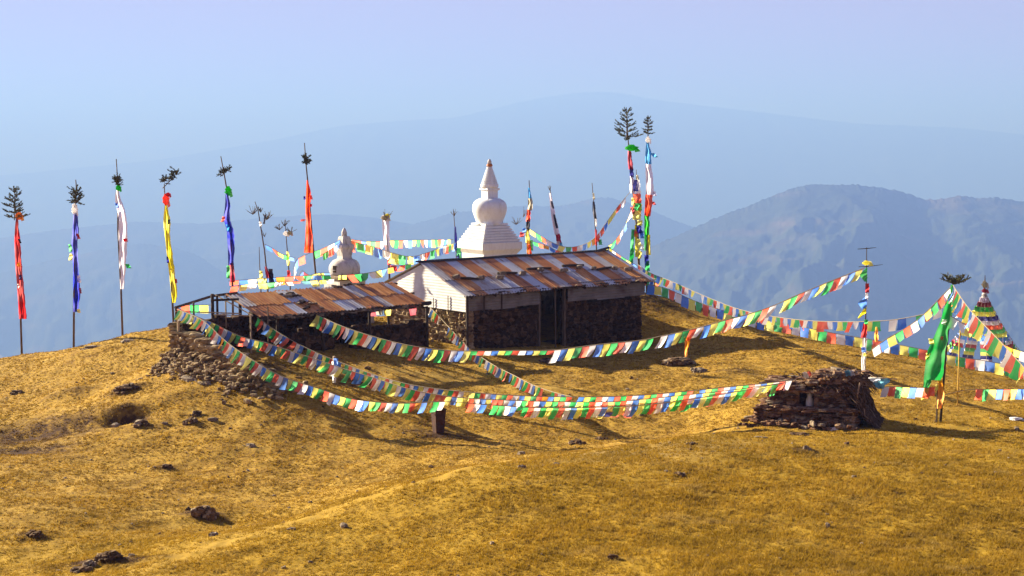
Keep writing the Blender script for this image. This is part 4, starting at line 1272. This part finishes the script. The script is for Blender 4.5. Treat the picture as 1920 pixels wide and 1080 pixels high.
flag_string("flag string lying along the shelter's roof edge from the blue banner to the gable", [(428, 527, 54), (470, 524, 54.5), (520, 520, 55), (570, 517, 55.5), (620, 516, 56), (660, 515, 56.6), (700, 510, 57.4), (735, 501, 58.3), (775, 494, 59.4)], .36, .34, messy=0.45, seed=48, wind=(.05, -.05, 0), order="RGWYBOG")
flag_string("lower crowded flag string above the shelter's left roof end", [(430, 538, 53.6), (465, 533, 53.9), (505, 530, 54.2), (545, 528, 54.6), (590, 526, 55), (640, 522, 55.6)], .33, .34, messy=0.6, seed=49, wind=(-.1, -.05, 0), order="YRWBGYWRT")
flag_string("faint slack flag string between the twig poles and the small stupa", [(560, 520, 56.5), (566, 508, 56.5), (580, 516, 56.6), (598, 512, 56.8), (620, 512, 57.2)], .30, .36, messy=0.6, seed=50, wind=(.1, -.05, 0), order="BMGYB")
flag_string("flag string from the rag wrapped pole up to the tall fir topped pole", [(991, 428, 65), (1010, 440, 65.2), (1032, 453, 65.6), (1060, 463, 65.4), (1090, 460, 64.8), (1115, 446, 64), (1135, 420, 63.6), (1158, 388, 63.3), (1186, 355, 63)], .33, .28, messy=0.25, seed=51, wind=(.02, -.05, 0), order="YGRWB")
flag_string("slack lower flag string above the hut ridge right of the white stupa", [(988, 448, 65), (1005, 455, 65.3), (1025, 460, 65.6), (1045, 470, 65.6), (1075, 474, 65), (1105, 470, 64.4)], .30, .26, messy=0.5, seed=52, wind=(.02, -.05, 0), order="YWRGBR")
flag_string("flag string hanging from the tall fir topped pole to the hut roof", [(1190, 378, 62.8), (1178, 408, 62.4), (1165, 435, 62), (1150, 455, 61.6), (1141, 462, 61.2), (1155, 474, 61.6), (1175, 487, 62), (1194, 498, 62.4)], .33, .32, messy=0.3, seed=53, wind=(-.1, -.05, 0), order="RGYBW")
flag_string("few flags hanging on the bare pole frame at the shelter's left end", [(336, 572, 47.2), (365, 572, 47.5), (395, 572, 47.7)], .30, .30, seed=54, wind=(.05, -.05, 0), order="RGYB")
flag_string("dull flags hanging under the shelter's front eave near the white gable", [(688, 573, 49.6), (720, 574, 50.2), (750, 574, 50.6), (790, 573, 51.1)], .34, .36, seed=55, wind=(.05, -.05, 0), order="MKYKR", gaps=((733, 745), (755, 764)))
flag_string("flags tied below the hut's far right eave corner", [(1209, 527, 58), (1214, 526, 58.4), (1224, 527, 58.8), (1235, 534, 59.4)], .30, .36, messy=0.5, seed=56, wind=(.05, -.05, 0), order="RGVW")
flag_string("thin flag string along the foot of the three merging strings", [(1060, 765, 40.6), (1110, 772, 40.4), (1170, 772, 40.3), (1230, 768, 40.2), (1300, 757, 40.1), (1370, 743, 40)], .22, .24, messy=0.6, seed=57, order="NWRGY", miss=.15)

CLEAR.sort()
print("STRING CLEARANCE", [(round(a, 2), b[:30], c) for a, b, c in CLEAR[:12]])

# separate cloths hanging from the strings and in the yard
R = random.Random(17)


def hanging_cloth(name, label, rows, Y, col, cat, amp=.05):
    o = cloth_strip(rows, Y, R, amp, 7, 1.3).build(name, CL[col], None, True, P(rows[0][1], rows[0][0], Y))
    return tag(o, label, cat)


hanging_cloth("hanging_scarf", "narrow orange scarf hanging from the long flag string left of the mast", [(632, 1283, 1293), (640, 1284, 1294), (655, 1284, 1290), (669, 1283, 1288)], 42.2, 'O', "scarf")
hanging_cloth("hanging_scarf", "narrow dark orange scarf hanging just right of the twig mast", [(613, 1642, 1645), (622, 1640, 1646), (632, 1639, 1647), (641, 1641, 1646)], 42.9, 'O', "scarf")
fp = hit(627, 719)
mw = MB(); Yq = fp.y
mw.tube([(fp.x, fp.y, fp.z - .1), P(627, 700, Yq), P(627, 668, Yq)], [.05, .055, .05], 8)
wp = mw.build("marker_post", M_PALEWOOD, None, True, fp); tag(wp, "short post wrapped in white cloth below the front flag strings", "post")
cloth_strip([(678, 622, 632), (695, 623, 631), (718, 624, 630)], Yq - .09, R, .03, 7, 1).build("white_wrapping", CL['W'], wp, True)
cloth_strip([(672, 625, 634), (685, 626, 634), (700, 627, 632)], Yq - .14, R, .03, 6, 1).build("blue_wrapping", CL['B'], wp, True)
m = MB(); m.tube([P(1799, 636, 44), P(1803, 612, 44), P(1808, 592, 44)], [.02, .028, .024], 6)
q = P(1799, 636, 44); m.tube([(q.x, q.y, G(q.x, q.y) - .1), q], .02, 6)
tag(m.build("bamboo_stick", m_noise("yellow bamboo", (.55, .33, .06), (.75, .5, .12), 8, bump=0), None, True, (q.x, q.y, G(q.x, q.y))), "yellow bamboo stick standing in front of the flag cone", "stick")

# ------------------------------------------------------------------ cone of banded flag strings
ap = P(1846, 545, 55.5); bz = zat(664, 55.5); bc = Vector((ap.x, ap.y, G(ap.x, ap.y)))
cone = thing("flag_cone", "tent-like cone of banded flag strings round a central pole at the right", "flag cone", bc)
m = MB(); m.tube([(bc.x, bc.y, bc.z - .2), (ap.x, ap.y, ap.z), P(1847, 516, 55.5)], [.045, .04, .012], 8); m.build("pole", M_WOOD, cone, True)
knot(1846, 533, 8, 14, 55.5, R).build("finial_cloth", CL['K'], cone, True); knot(1846, 545, 8, 8, 55.5, R).build("finial_cloth", CL['M'], cone, True)
m = cloth_strip([(600, 1844, 1848), (630, 1843, 1848), (675, 1843, 1849)], 55.3, R, .05, 7, 1.4); m.build("pole_cloth", CL['L'], cone, True)
BAND = "WLMGYNLRGYBLMGYNLWRGYBL"
for j in range(13):
    az = 2 * math.pi * (j + .3) / 13
    rad = 1.55
    foot = Vector((bc.x + rad * math.cos(az), bc.y + rad * math.sin(az), 0)); foot.z = max(bz, G(foot.x, foot.y)) - .05
    n = 17; pts = []
    for i in range(n + 1):
        t = i / n; p = ap.lerp(foot, t); p.z -= .16 * math.sin(math.pi * t); pts.append(p)
    m = MB(); m.tube(pts, .008, 4); so = m.build("flag_line", M_CORD, cone)
    tg = Vector((-math.sin(az), math.cos(az), 0))
    for i in range(n):
        c = pts[i].lerp(pts[i + 1], .5); t = i / n
        w = .08 + .13 * min(1, t * 2.0)
        flag_mesh(c - tg * w, c + tg * w, .20, Vector((-.05, -.02, 0)), R).build("flag", CL[BAND[i]], so, True)

# ------------------------------------------------------------------ rusty bin
bp = hit(822, 811); by = math.radians(28)
be = Vector((math.cos(by), math.sin(by), 0)); bn = Vector((-be.y, be.x, 0))
binn = thing("rusty_bin", "rusty brown tapered metal bin standing under the front flag strings", "bin", bp)


def bin_shell(mb, w0, w1, h, z0, th):
    for s in (1, -1):
        pass
    vs = []
    for w, z in ((w0, z0), (w1, z0 + h)):
        for sx, sy in ((-1, -1), (1, -1), (1, 1), (-1, 1)):
            vs.append(bp + be * (w / 2 * sx) + bn * (w / 2 * sy) + Vector((0, 0, z)))
    for w, z in ((w1 - th, z0 + h), (w0 - th, z0 + .03)):
        for sx, sy in ((-1, -1), (1, -1), (1, 1), (-1, 1)):
            vs.append(bp + be * (w / 2 * sx) + bn * (w / 2 * sy) + Vector((0, 0, z)))
    fs = [(3, 2, 1, 0), (12, 13, 14, 15)]
    for a in (0, 4, 8):
        for k in range(4): fs.append((a + k, a + (k + 1) % 4, a + 4 + (k + 1) % 4, a + 4 + k))
    mb.add(vs, fs)


M_BIN = m_noise("rusted bin metal", (.035, .013, .009), (.085, .032, .02), 7, rough=.7, bump=.3)
m = MB(); bin_shell(m, .25, .345, .70, 0, .02); m.build("body", M_BIN, binn)
m = MB()
for s in (-1, 1):
    m.box(bp + be * -.185 + bn * (.172 * s - .012) + Vector((0, 0, .675)), be * .37, bn * .024, (0, 0, .03))
    m.box(bp + bn * -.159 + be * (.172 * s - .012) + Vector((0, 0, .676)), bn * .318, be * .024, (0, 0, .028))
m.build("rim", T_DARK, binn)
for s in (-1, 1):
    m = MB(); o = bp + be * (.185 * s) + Vector((0, 0, .6))
    m.tube([o - bn * .06, o - bn * .06 + be * .05 * s, o + bn * .06 + be * .05 * s, o + bn * .06], .009, 5); m.build("handle", T_DARK, binn)

# ------------------------------------------------------------------ little shrine
R = random.Random(44)
ST = Vector((.945, -.327, 0)); SN = Vector((-.327, -.945, 0))      # along its front / out of its front
sc_ = hit(1600, 806); SC0 = Vector((sc_.x, sc_.y, 0))              # front right corner
SG = G(sc_.x, sc_.y)


def SH(a, b, z): return SC0 + ST * a - SN * b + Vector((0, 0, SG + z))


def pale(mb):
    """A few of the stones (20 faces each) are pale."""
    i = 0
    while i + 20 <= len(mb.mi):
        if R.random() < .13:
            for k in range(20): mb.mi[i + k] = 1
        i += 20


shr = thing("stone_shrine", "low ruined shrine of reddish stones and brushwood with a small niche", "shrine", SH(-1.3, .8, 0))
m = MB()
fl = lambda t: SG - .25
courses(m, SH(-2.75, .2, 0), SH(0, .2, 0), fl, lambda t: SG + .42 + .05 * math.sin(7 * t), .5, R, hmin=.06, hmax=.12, wmin=.14, wmax=.5, jit=.24)
courses(m, SH(-.1, .1, 0), SH(-.1, 1.9, 0), fl, lambda t: SG + .44, .5, R, hmin=.06, hmax=.12, wmin=.14, wmax=.5, jit=.24)
courses(m, SH(-2.6, .3, 0), SH(-2.6, 1.9, 0), fl, lambda t: SG + .40, .5, R, hmin=.06, hmax=.12, wmin=.14, wmax=.5, jit=.24)
for i in range(60):
    a = R.uniform(-3.0, .05)
    m.stone(SH(a, R.uniform(-.45, .0), R.uniform(-.02, .16)), R.uniform(.06, .16), R.uniform(.05, .1), R.uniform(.03, .06), R, jit=.28)
for i in range(46):
    a = R.uniform(-2.7, 0)
    m.stone(SH(a, R.uniform(.0, .5), .44 + R.uniform(-.02, .05)), R.uniform(.1, .28), R.uniform(.07, .16), R.uniform(.02, .04), R, R.uniform(-.6, .2), jit=.2)
m.box(SH(-2.7, .15, -.25), ST * 2.66, -SN * 1.7, (0, 0, .60))
pale(m); m.build("plinth", [M_SHRINE, M_ROCK], shr)
nx0, nx1 = -1.58, -1.16
m = MB()
skip = lambda x, z: nx0 + 2.45 - .12 < x < nx1 + 2.45 + .12 and z < SG + .93
u0 = lambda t: SG + .40
courses(m, SH(-2.45, .55, 0), SH(-.2, .55, 0), u0, lambda t: SG + 1.0 + .10 * math.sin(8 * t), .42, R, skip, hmin=.05, hmax=.1, wmin=.14, wmax=.46, jit=.24)
courses(m, SH(-.3, .5, 0), SH(-.3, 1.8, 0), u0, lambda t: SG + 1.15, .45, R, hmin=.06, hmax=.11, wmin=.14, wmax=.46, jit=.24)
courses(m, SH(-2.3, .6, 0), SH(-2.3, 1.8, 0), u0, lambda t: SG + .98, .45, R, hmin=.06, hmax=.11, wmin=.14, wmax=.46, jit=.24)
m.box(SH(-2.35, .46, .3), ST * (nx0 + 2.35), -SN * 1.3, (0, 0, .62)); m.box(SH(nx1, .46, .3), ST * (-.3 - nx1), -SN * 1.3, (0, 0, .72)); m.box(SH(nx0, 1.0, .3), ST * (nx1 - nx0), -SN * .7, (0, 0, .6))
pale(m); m.build("chamber_wall", [M_SHRINE, M_ROCK], shr)
m = MB()
m.box(SH(nx0 - .28, .30, .90), ST * (nx1 - nx0 + .5), -SN * .7, (0, 0, .06))
for i in range(90):
    a = R.uniform(-2.4, .05); b = R.uniform(.35, 1.9)
    m.stone(SH(a, b, 1.02 + R.uniform(-.03, .12) + max(0, .32 - abs(a + .7) * .35)), R.uniform(.1, .3), R.uniform(.08, .2), R.uniform(.02, .05), R, R.uniform(-.7, .3), jit=.24)
for i in range(40):
    a = R.gauss(-.55, .4); b = R.uniform(.5, 1.6)
    m.stone(SH(a, b, 1.15 + R.uniform(0, .25)), R.uniform(.12, .26), R.uniform(.1, .2), R.uniform(.06, .12), R, jit=.25)
pale(m); m.build("slab_roof", [M_SHRINE, M_ROCK], shr)
m = MB(); q = SH(-1.30, .62, .44)
m.lathe((q.x, q.y), [(.10, q.z), (.115, q.z + .1), (.10, q.z + .22), (.07, q.z + .3), (.075, q.z + .36), (.05, q.z + .44), (.01, q.z + .47)], 12, wob=.08)
nz = m.build("niche_stone", M_GREYWASH, shr, True)
M_BRUSH = m_noise("dry brushwood", (.05, .028, .018), (.13, .075, .045), 12, bump=.3)
M_BRUSH2 = m_noise("pale dry brushwood", (.17, .11, .07), (.34, .24, .16), 12, bump=.3)
m = MB()
for i in range(420):
    a = R.gauss(-.25, .42) if R.random() < .75 else R.uniform(-2.2, .1)
    b = R.uniform(.35, 1.8)
    top = SH(min(.2, a), b, 1.2 + R.uniform(-.1, .33) - abs(a + .4) * .12)
    pts = [top]
    d = Vector((R.gauss(.35, .5), R.gauss(-.25, .5), R.uniform(-.2, .35)))
    L = R.uniform(.25, .6)
    for k in range(4):
        d = (d + Vector((R.gauss(.05, .2), R.gauss(0, .2), -.28))).normalized(); pts.append(pts[-1] + d * L / 4)
    m.tube(pts, [.014, .012, .01, .008, .004], 4, int(R.random() < .22))
for i in range(260):           # brush draped down the shaded right end
    b = R.uniform(.1, 1.9); p = SH(R.uniform(-.25, .15), b, R.uniform(.7, 1.35)); pts = [p]
    for k in range(6):
        t = (k + 1) / 6; gpt = SH(.10 + .52 * t ** 1.8 + R.gauss(0, .05), b + R.gauss(0, .06), 0)
        pts.append(Vector((gpt.x, gpt.y, max(G(gpt.x, gpt.y) + .02, p.z + (G(gpt.x, gpt.y) - p.z) * t ** .8))))
    m.tube(pts, [.02, .02, .018, .016, .014, .012, .008], 4, int(R.random() < .08))
m.build("brushwood", [M_BRUSH, M_BRUSH2], shr)


def scrap(label, px, py, w, h, Y, col):
    c = P(px, py, Y); k = Y / F; mb = MB(); vs = []; fs = []
    for j in range(4):
        for i in range(5):
            vs.append(c + Vector(((i / 4 - .5) * w * k, (j / 3 - .5) * .25 + R.uniform(-.03, .03), (j / 3 - .5) * h * k + R.uniform(-.02, .03))))
    for j in range(3):
        for i in range(4): fs.append((j * 5 + i, j * 5 + i + 1, j * 5 + i + 6, j * 5 + i + 5))
    mb.add(vs, fs)
    tag(mb.build("cloth_scrap", CL[col], None, True, c), label, "cloth scrap", "cloth scraps on the shrine")


scrap("crumpled blue cloth scrap on the shrine's heap near the mast", 1590, 700, 10, 8, 40.2, 'T')
scrap("small white rag beside the blue scrap on the shrine's heap", 1598, 699, 8, 8, 40.15, 'W')
scrap("white rag on the flat left part of the shrine's roof", 1511, 704, 10, 8, 40.2, 'W')
scrap("red rag beside the white one on the shrine's flat roof", 1518, 701, 6, 6, 40.25, 'R')
m = MB(); m.tube([P(1628, 707, 40.6), P(1655, 709, 40.4), P(1683, 711, 40.2)], [.022, .02, .014], 6)
pl = m.build("cloth_stick", M_PALEWOOD, None, True, P(1628, 707, 40.6)); tag(pl, "pale stick sticking out of the shrine's right side with a turquoise cloth", "stick")
cloth_strip([(709, 1629, 1670), (716, 1631, 1668), (722, 1637, 1660), (729, 1646, 1656)], 40.35, R, .06, 9, 1.5).build("turquoise_cloth", CL['T'], pl, True)
cloth_strip([(708, 1628, 1652), (713, 1630, 1650), (717, 1634, 1644)], 40.25, R, .04, 7, 1.2).build("white_cloth", CL['W'], pl, True)

# ------------------------------------------------------------------ rocks in the grass
R = random.Random(9)


def rock(label, px, py, w, h, mat=None, n=1, group="rocks in the grass"):
    p = hit(px, py); k = p.y / F; m = MB()
    if mat is M_DARKROCK or n > 4:
        n = max(16, n * 4)
        for i in range(n):           # a crumbling clod of turf, earth and small stones
            a = R.uniform(0, 6.28); q_ = math.sqrt(R.random())
            x, y = p.x + math.cos(a) * q_ * w * k * .46, p.y + math.sin(a) * q_ * w * k * .34
            s = R.uniform(.14, .3) * (1.25 - .6 * q_)
            m.stone((x, y, G(x, y) + h * k * (.62 * (1 - q_ ** 2) * R.uniform(.5, 1) + .04)), w * k * s * .75, w * k * s * .6, max(.02, h * k * R.uniform(.14, .3)), R, mi=int(R.random() < .16), jit=.3)
    else:
        m.stone((p.x, p.y, p.z + h * k * .12), w * k * .42, w * k * .3, h * k * .42, R, R.uniform(-.4, .4), jit=.28)
        for i in range(n + 1):
            q = Vector((p.x + R.gauss(0, w * k * .38), p.y + R.gauss(0, w * k * .22), 0))
            s = R.uniform(.2, .55)
            m.stone((q.x, q.y, G(q.x, q.y) + h * k * .2 * s), w * k / 2 * s, w * k * .35 * s, h * k * .5 * s, R, jit=.3)
    tag(m.build("rock", [mat or M_ROCK, M_ROCK], None, False, p), label, "rock", group)


rock("grey rock at the left lip of the dark earth hollow", 218, 793, 20, 14)
rock("flat dark rock on the front lip of the dark earth hollow", 264, 797, 34, 12, M_DARKROCK)
rock("pale pebble just right of the dark earth hollow", 309, 794, 11, 7)
rock("round reddish brown clod right of the dark earth hollow", 357, 794, 28, 18, M_DARKROCK)
rock("low grey rock right of the round brown clod", 399, 790, 20, 9)
rock("long dark rock behind the round brown clod", 368, 779, 24, 9, M_DARKROCK)
rock("flat pale stone slab below the rubble of the tumbledown wall", 358, 711, 42, 9, None, 4)
rock("pair of grey rocks right below the flat pale slab", 388, 720, 24, 8, None, 3)
rock("dark turf bank crowned with grass above the earth hollow", 236, 737, 46, 11, M_DARKROCK, 2)
rock("small white and dark stones in the open grass left of the bin", 471, 841, 20, 9, None, 4)
rock("low dark clod in the grass below the white and dark stones", 312, 879, 26, 8, M_DARKROCK)
rock("large dark shaggy clod beside the worn path at lower left", 381, 974, 52, 24, M_DARKROCK, 7)
rock("small dark clod at the left of the large shaggy clod", 354, 963, 12, 8, M_DARKROCK)
rock("low brown clod near the left edge at the bottom", 66, 1012, 34, 10, M_DARKROCK, 2)
rock("broken outcrop of earth and stones at the bottom left", 205, 1054, 52, 15, M_DARKROCK, 8)
rock("lower left end of the earthy outcrop, trailing off towards the corner", 152, 1069, 46, 13, M_DARKROCK, 7)
rock("pale stones lying on the left part of the rocky outcrop", 168, 1062, 26, 16, None, 6)
rock("grey stone at the right end of the rocky outcrop", 248, 1040, 18, 9)
rock("small pale stone left of the rocky outcrop", 110, 1068, 9, 6)
rock("dark flat stones in the hollow right of the bin's shadow", 1082, 832, 34, 10, M_DARKROCK, 4)
rock("long dark stone right of the flat stones in the hollow", 1127, 823, 26, 7, M_DARKROCK)
rock("dark low stone on the crest of the near mound", 1297, 836, 22, 7, M_DARKROCK, 2)
rock("pale topped stone below the shrine on the near mound", 1512, 846, 14, 12, None, 2)
rock("flat stone slab at the shrine's left foot", 1404, 787, 22, 9)
rock("small dark stone left of the shrine's slab", 1388, 797, 12, 6, M_DARKROCK)
rock("long dark sod lip in front of the shrine", 1497, 818, 40, 8, M_DARKROCK, 3)
rock("short grey sod left of the long sod lip", 1419, 821, 24, 7, None, 2)
rock("white stones at the foot of the shrine's front", 1560, 806, 22, 9, m_noise("pale stone", (.5, .48, .44), (.75, .73, .7), 9), 4)
rock("dark stone on the worn ground between shrine and green banner", 1717, 787, 10, 6, M_DARKROCK)
rock("white slab lying near the right edge on the slope", 1903, 787, 26, 8, m_noise("white slab", (.6, .6, .58), (.8, .8, .78), 9), 2)
rock("heap of dark rubble in the hut's shadow on the yard", 1270, 683, 60, 16, M_DARKROCK, 16)
rock("second dark rubble heap at the edge of the hut's shadow", 1310, 697, 34, 10, M_ROCK, 9)
rock("pile of pale stones lying in the yard before the hut door", 1030, 676, 36, 9, M_MUDSTONE_SHADE, 7)
rock("dark stone in the yard right of the long flag shadow", 690, 694, 14, 6, M_DARKROCK)
rock("thin dark stone low on the near mound's left flank", 548, 998, 20, 8, M_ROCK)
rock("flat dark sod on the mound's left crest", 1275, 889, 26, 8, M_DARKROCK, 2)
rock("dark stone pair in the yard beside the hut's shadow edge", 1184, 711, 8, 7, M_DARKROCK, 2)
rock("scattered stones along the left skyline beside the second pole", 170, 655, 30, 6, M_ROCK, 4)
rock("low stones at the foot of the lavender banner's pole", 240, 640, 26, 6, M_ROCK, 4)
rock("small dark rocks near the left edge on the upper slope", 30, 738, 26, 6, M_DARKROCK, 4)
m = MB()
for i in range(420):
    Y = 22 + 34 * R.random() ** .8; u = R.uniform(-.37, .37); x = u * Y
    if u > -.05 and Y > 49: continue
    s = R.uniform(.010, .034) * (1 + (R.random() < .08) * 1.4)
    m.stone((x, Y, G(x, Y) + s * .3), s * 1.3, s, s * .8, R, mi=int(R.random() < .35), jit=.25)
tag(m.build("gravel", [M_ROCK, M_DARKROCK]), "small stones and clods strewn over the dry grass", "gravel", kind="stuff")

# ------------------------------------------------------------------ grass tufts
rg = np.random.default_rng(5)
N = 250000
Yt = 21 * np.exp(rg.random(N) * math.log(64 / 21)); ut = rg.uniform(-.42, .42, N); xt = ut * Yt
keep = np.ones(N, bool)


def out_of(q0, e, n, L, W):
    dx, dy = xt - q0.x, Yt - q0.y
    a = dx * e.x + dy * e.y; b = dx * n.x + dy * n.y
    return ~((a > -.1) & (a < L + .1) & (b > -.1) & (b < W + .1))


keep &= out_of(A0, HE, HN, HL, HW)
dens = fbm(xt * .6, Yt * .6, 3, 61) + .6 * fbm(xt * 2.2, Yt * 2.2, 2, 67)
pm = np.zeros(N)
for ln, w in zip(PATHS, (.35, .5, .9)):
    pm = np.maximum(pm, smooth_mask(xt, Yt, ln, w))
so_ = np.zeros(N)
for fx, fy, rx, ry, dz, so in FEAT:
    so_ = np.maximum(so_, so * np.exp(-(((xt - fx) / (rx * 1.15)) ** 2 + ((Yt - fy) / (ry * 1.15)) ** 2)))
keep &= (dens * .7 + .55 - pm * .7 - np.clip(so_ - .6, 0, 1) * 9) > rg.random(N) * .9 - .25
xt, Yt, dens = xt[keep], Yt[keep], dens[keep]; N = len(xt)
zt = H(xt, Yt)
hgt = (.024 + .034 * rg.random(N)) * (1 + .75 * np.clip((38 - Yt) / 8, 0, 1) * np.clip((xt + 3) / 5, 0, 1)) * (1 + .5 * np.clip(dens, -.6, 1))
B = 5
az = rg.uniform(0, 2 * math.pi, (N, B)); ln = rg.uniform(.2, 1.0, (N, B)); hh = hgt[:, None] * rg.uniform(.6, 1.1, (N, B))
bx = xt[:, None] + .03 * np.cos(az) * rg.random((N, B)); by_ = Yt[:, None] + .03 * np.sin(az) * rg.random((N, B)); bz_ = zt[:, None] - .008
wd = (.006 + .007 * rg.random((N, B))) * (Yt[:, None] / 30)
px_, py_ = -np.sin(az + 1.2) * wd, np.cos(az + 1.2) * wd
tx = bx + np.cos(az) * hh * ln; ty = by_ + np.sin(az) * hh * ln
v0 = np.stack([bx - px_, by_ - py_, bz_ + 0 * bx], -1); v1 = np.stack([bx + px_, by_ + py_, bz_ + 0 * bx], -1); v2 = np.stack([tx, ty, bz_ + hh], -1)
co = np.stack([v0, v1, v2], 2).reshape(-1, 3)
gmat = Mat("dry grass blades", .8, .2)
gc = gmat.ramp(gmat.noise(1.7, 4, .65), [(.3, (.24, .135, .016)), (.55, (.45, .275, .03)), (.75, (.64, .45, .085))])
gc = gmat.mix(gmat.ramp(gmat.noise(9, 3, .7), [(.36, .6), (.55, 0.0)]), gc, (.10, .048, .012))
gc = gmat.mix(gmat.ramp(gmat.noise(.55, 3, .55), [(.45, 0.0), (.60, .7)]), gc, (.20, .125, .018))
gc = gmat.mix(gmat.ramp(gmat.noise(.8, 4, .6, gmat.mapped((1, 1.7, 1))), [(.55, 0.0), (.68, .6)]), gc, (.50, .37, .15))
gc = gmat.mix(gmat.math('MULTIPLY', gmat.attr('mound'), .42), gc, (.32, .20, .008))
gc = gmat.mix(gmat.ramp(gmat.math('MULTIPLY', gmat.attr('soil'), gmat.ramp(gmat.noise(3.4, 5, .7), [(.3, 1.5), (.65, .5)])), [(.15, 0.0), (.6, .9)]), gc, (.10, .052, .018))
gmat.color(gc)
trn = gmat.t.nodes.new("ShaderNodeBsdfTranslucent"); gmat.link(gc, trn.inputs[0])
mxs = gmat.t.nodes.new("ShaderNodeMixShader"); mxs.inputs[0].default_value = .35
gmat.link(gmat.b.outputs[0], mxs.inputs[1]); gmat.link(trn.outputs[0], mxs.inputs[2]); gmat.link(mxs.outputs[0], gmat.t.nodes["Material Output"].inputs[0])
sv = np.clip(np.repeat(so_[keep], B * 3), 0, 1); mv = np.repeat(np.clip((38.5 - Yt) / 5 + (xt - 1.5) / 9, 0, 1), B * 3)
gr = raw_mesh("grass", co, np.arange(len(co)).reshape(-1, 3), gmat.m, False, {"soil": sv, "mound": mv})
tag(gr, "short dry golden grass tufts covering the hilltop", "grass", kind="stuff")

# ------------------------------------------------------------------ haze
hz = MB()
hz.box((-26000, -1500, -2600), (52000, 0, 0), (0, 25500, 0), (0, 0, 2600 + 690))
hm = bpy.data.materials.new("haze air"); hm.use_nodes = True
ht = hm.node_tree
ht.nodes.remove(ht.nodes["Principled BSDF"])
pv = ht.nodes.new("ShaderNodeVolumePrincipled")
pv.inputs["Color"].default_value = (0.1020, 0.1805, 0.4816, 1)
pv.inputs["Density"].default_value = 0.0005
pv.inputs["Absorption Color"].default_value = (0.5402, 0.5724, 0.7204, 1)
pv.inputs["Anisotropy"].default_value = 0.1
ht.links.new(pv.outputs[0], ht.nodes["Material Output"].inputs["Volume"])
hob = hz.build("haze", hm)
tag(hob, "pale blue mountain haze over the valleys", "haze", kind="stuff")
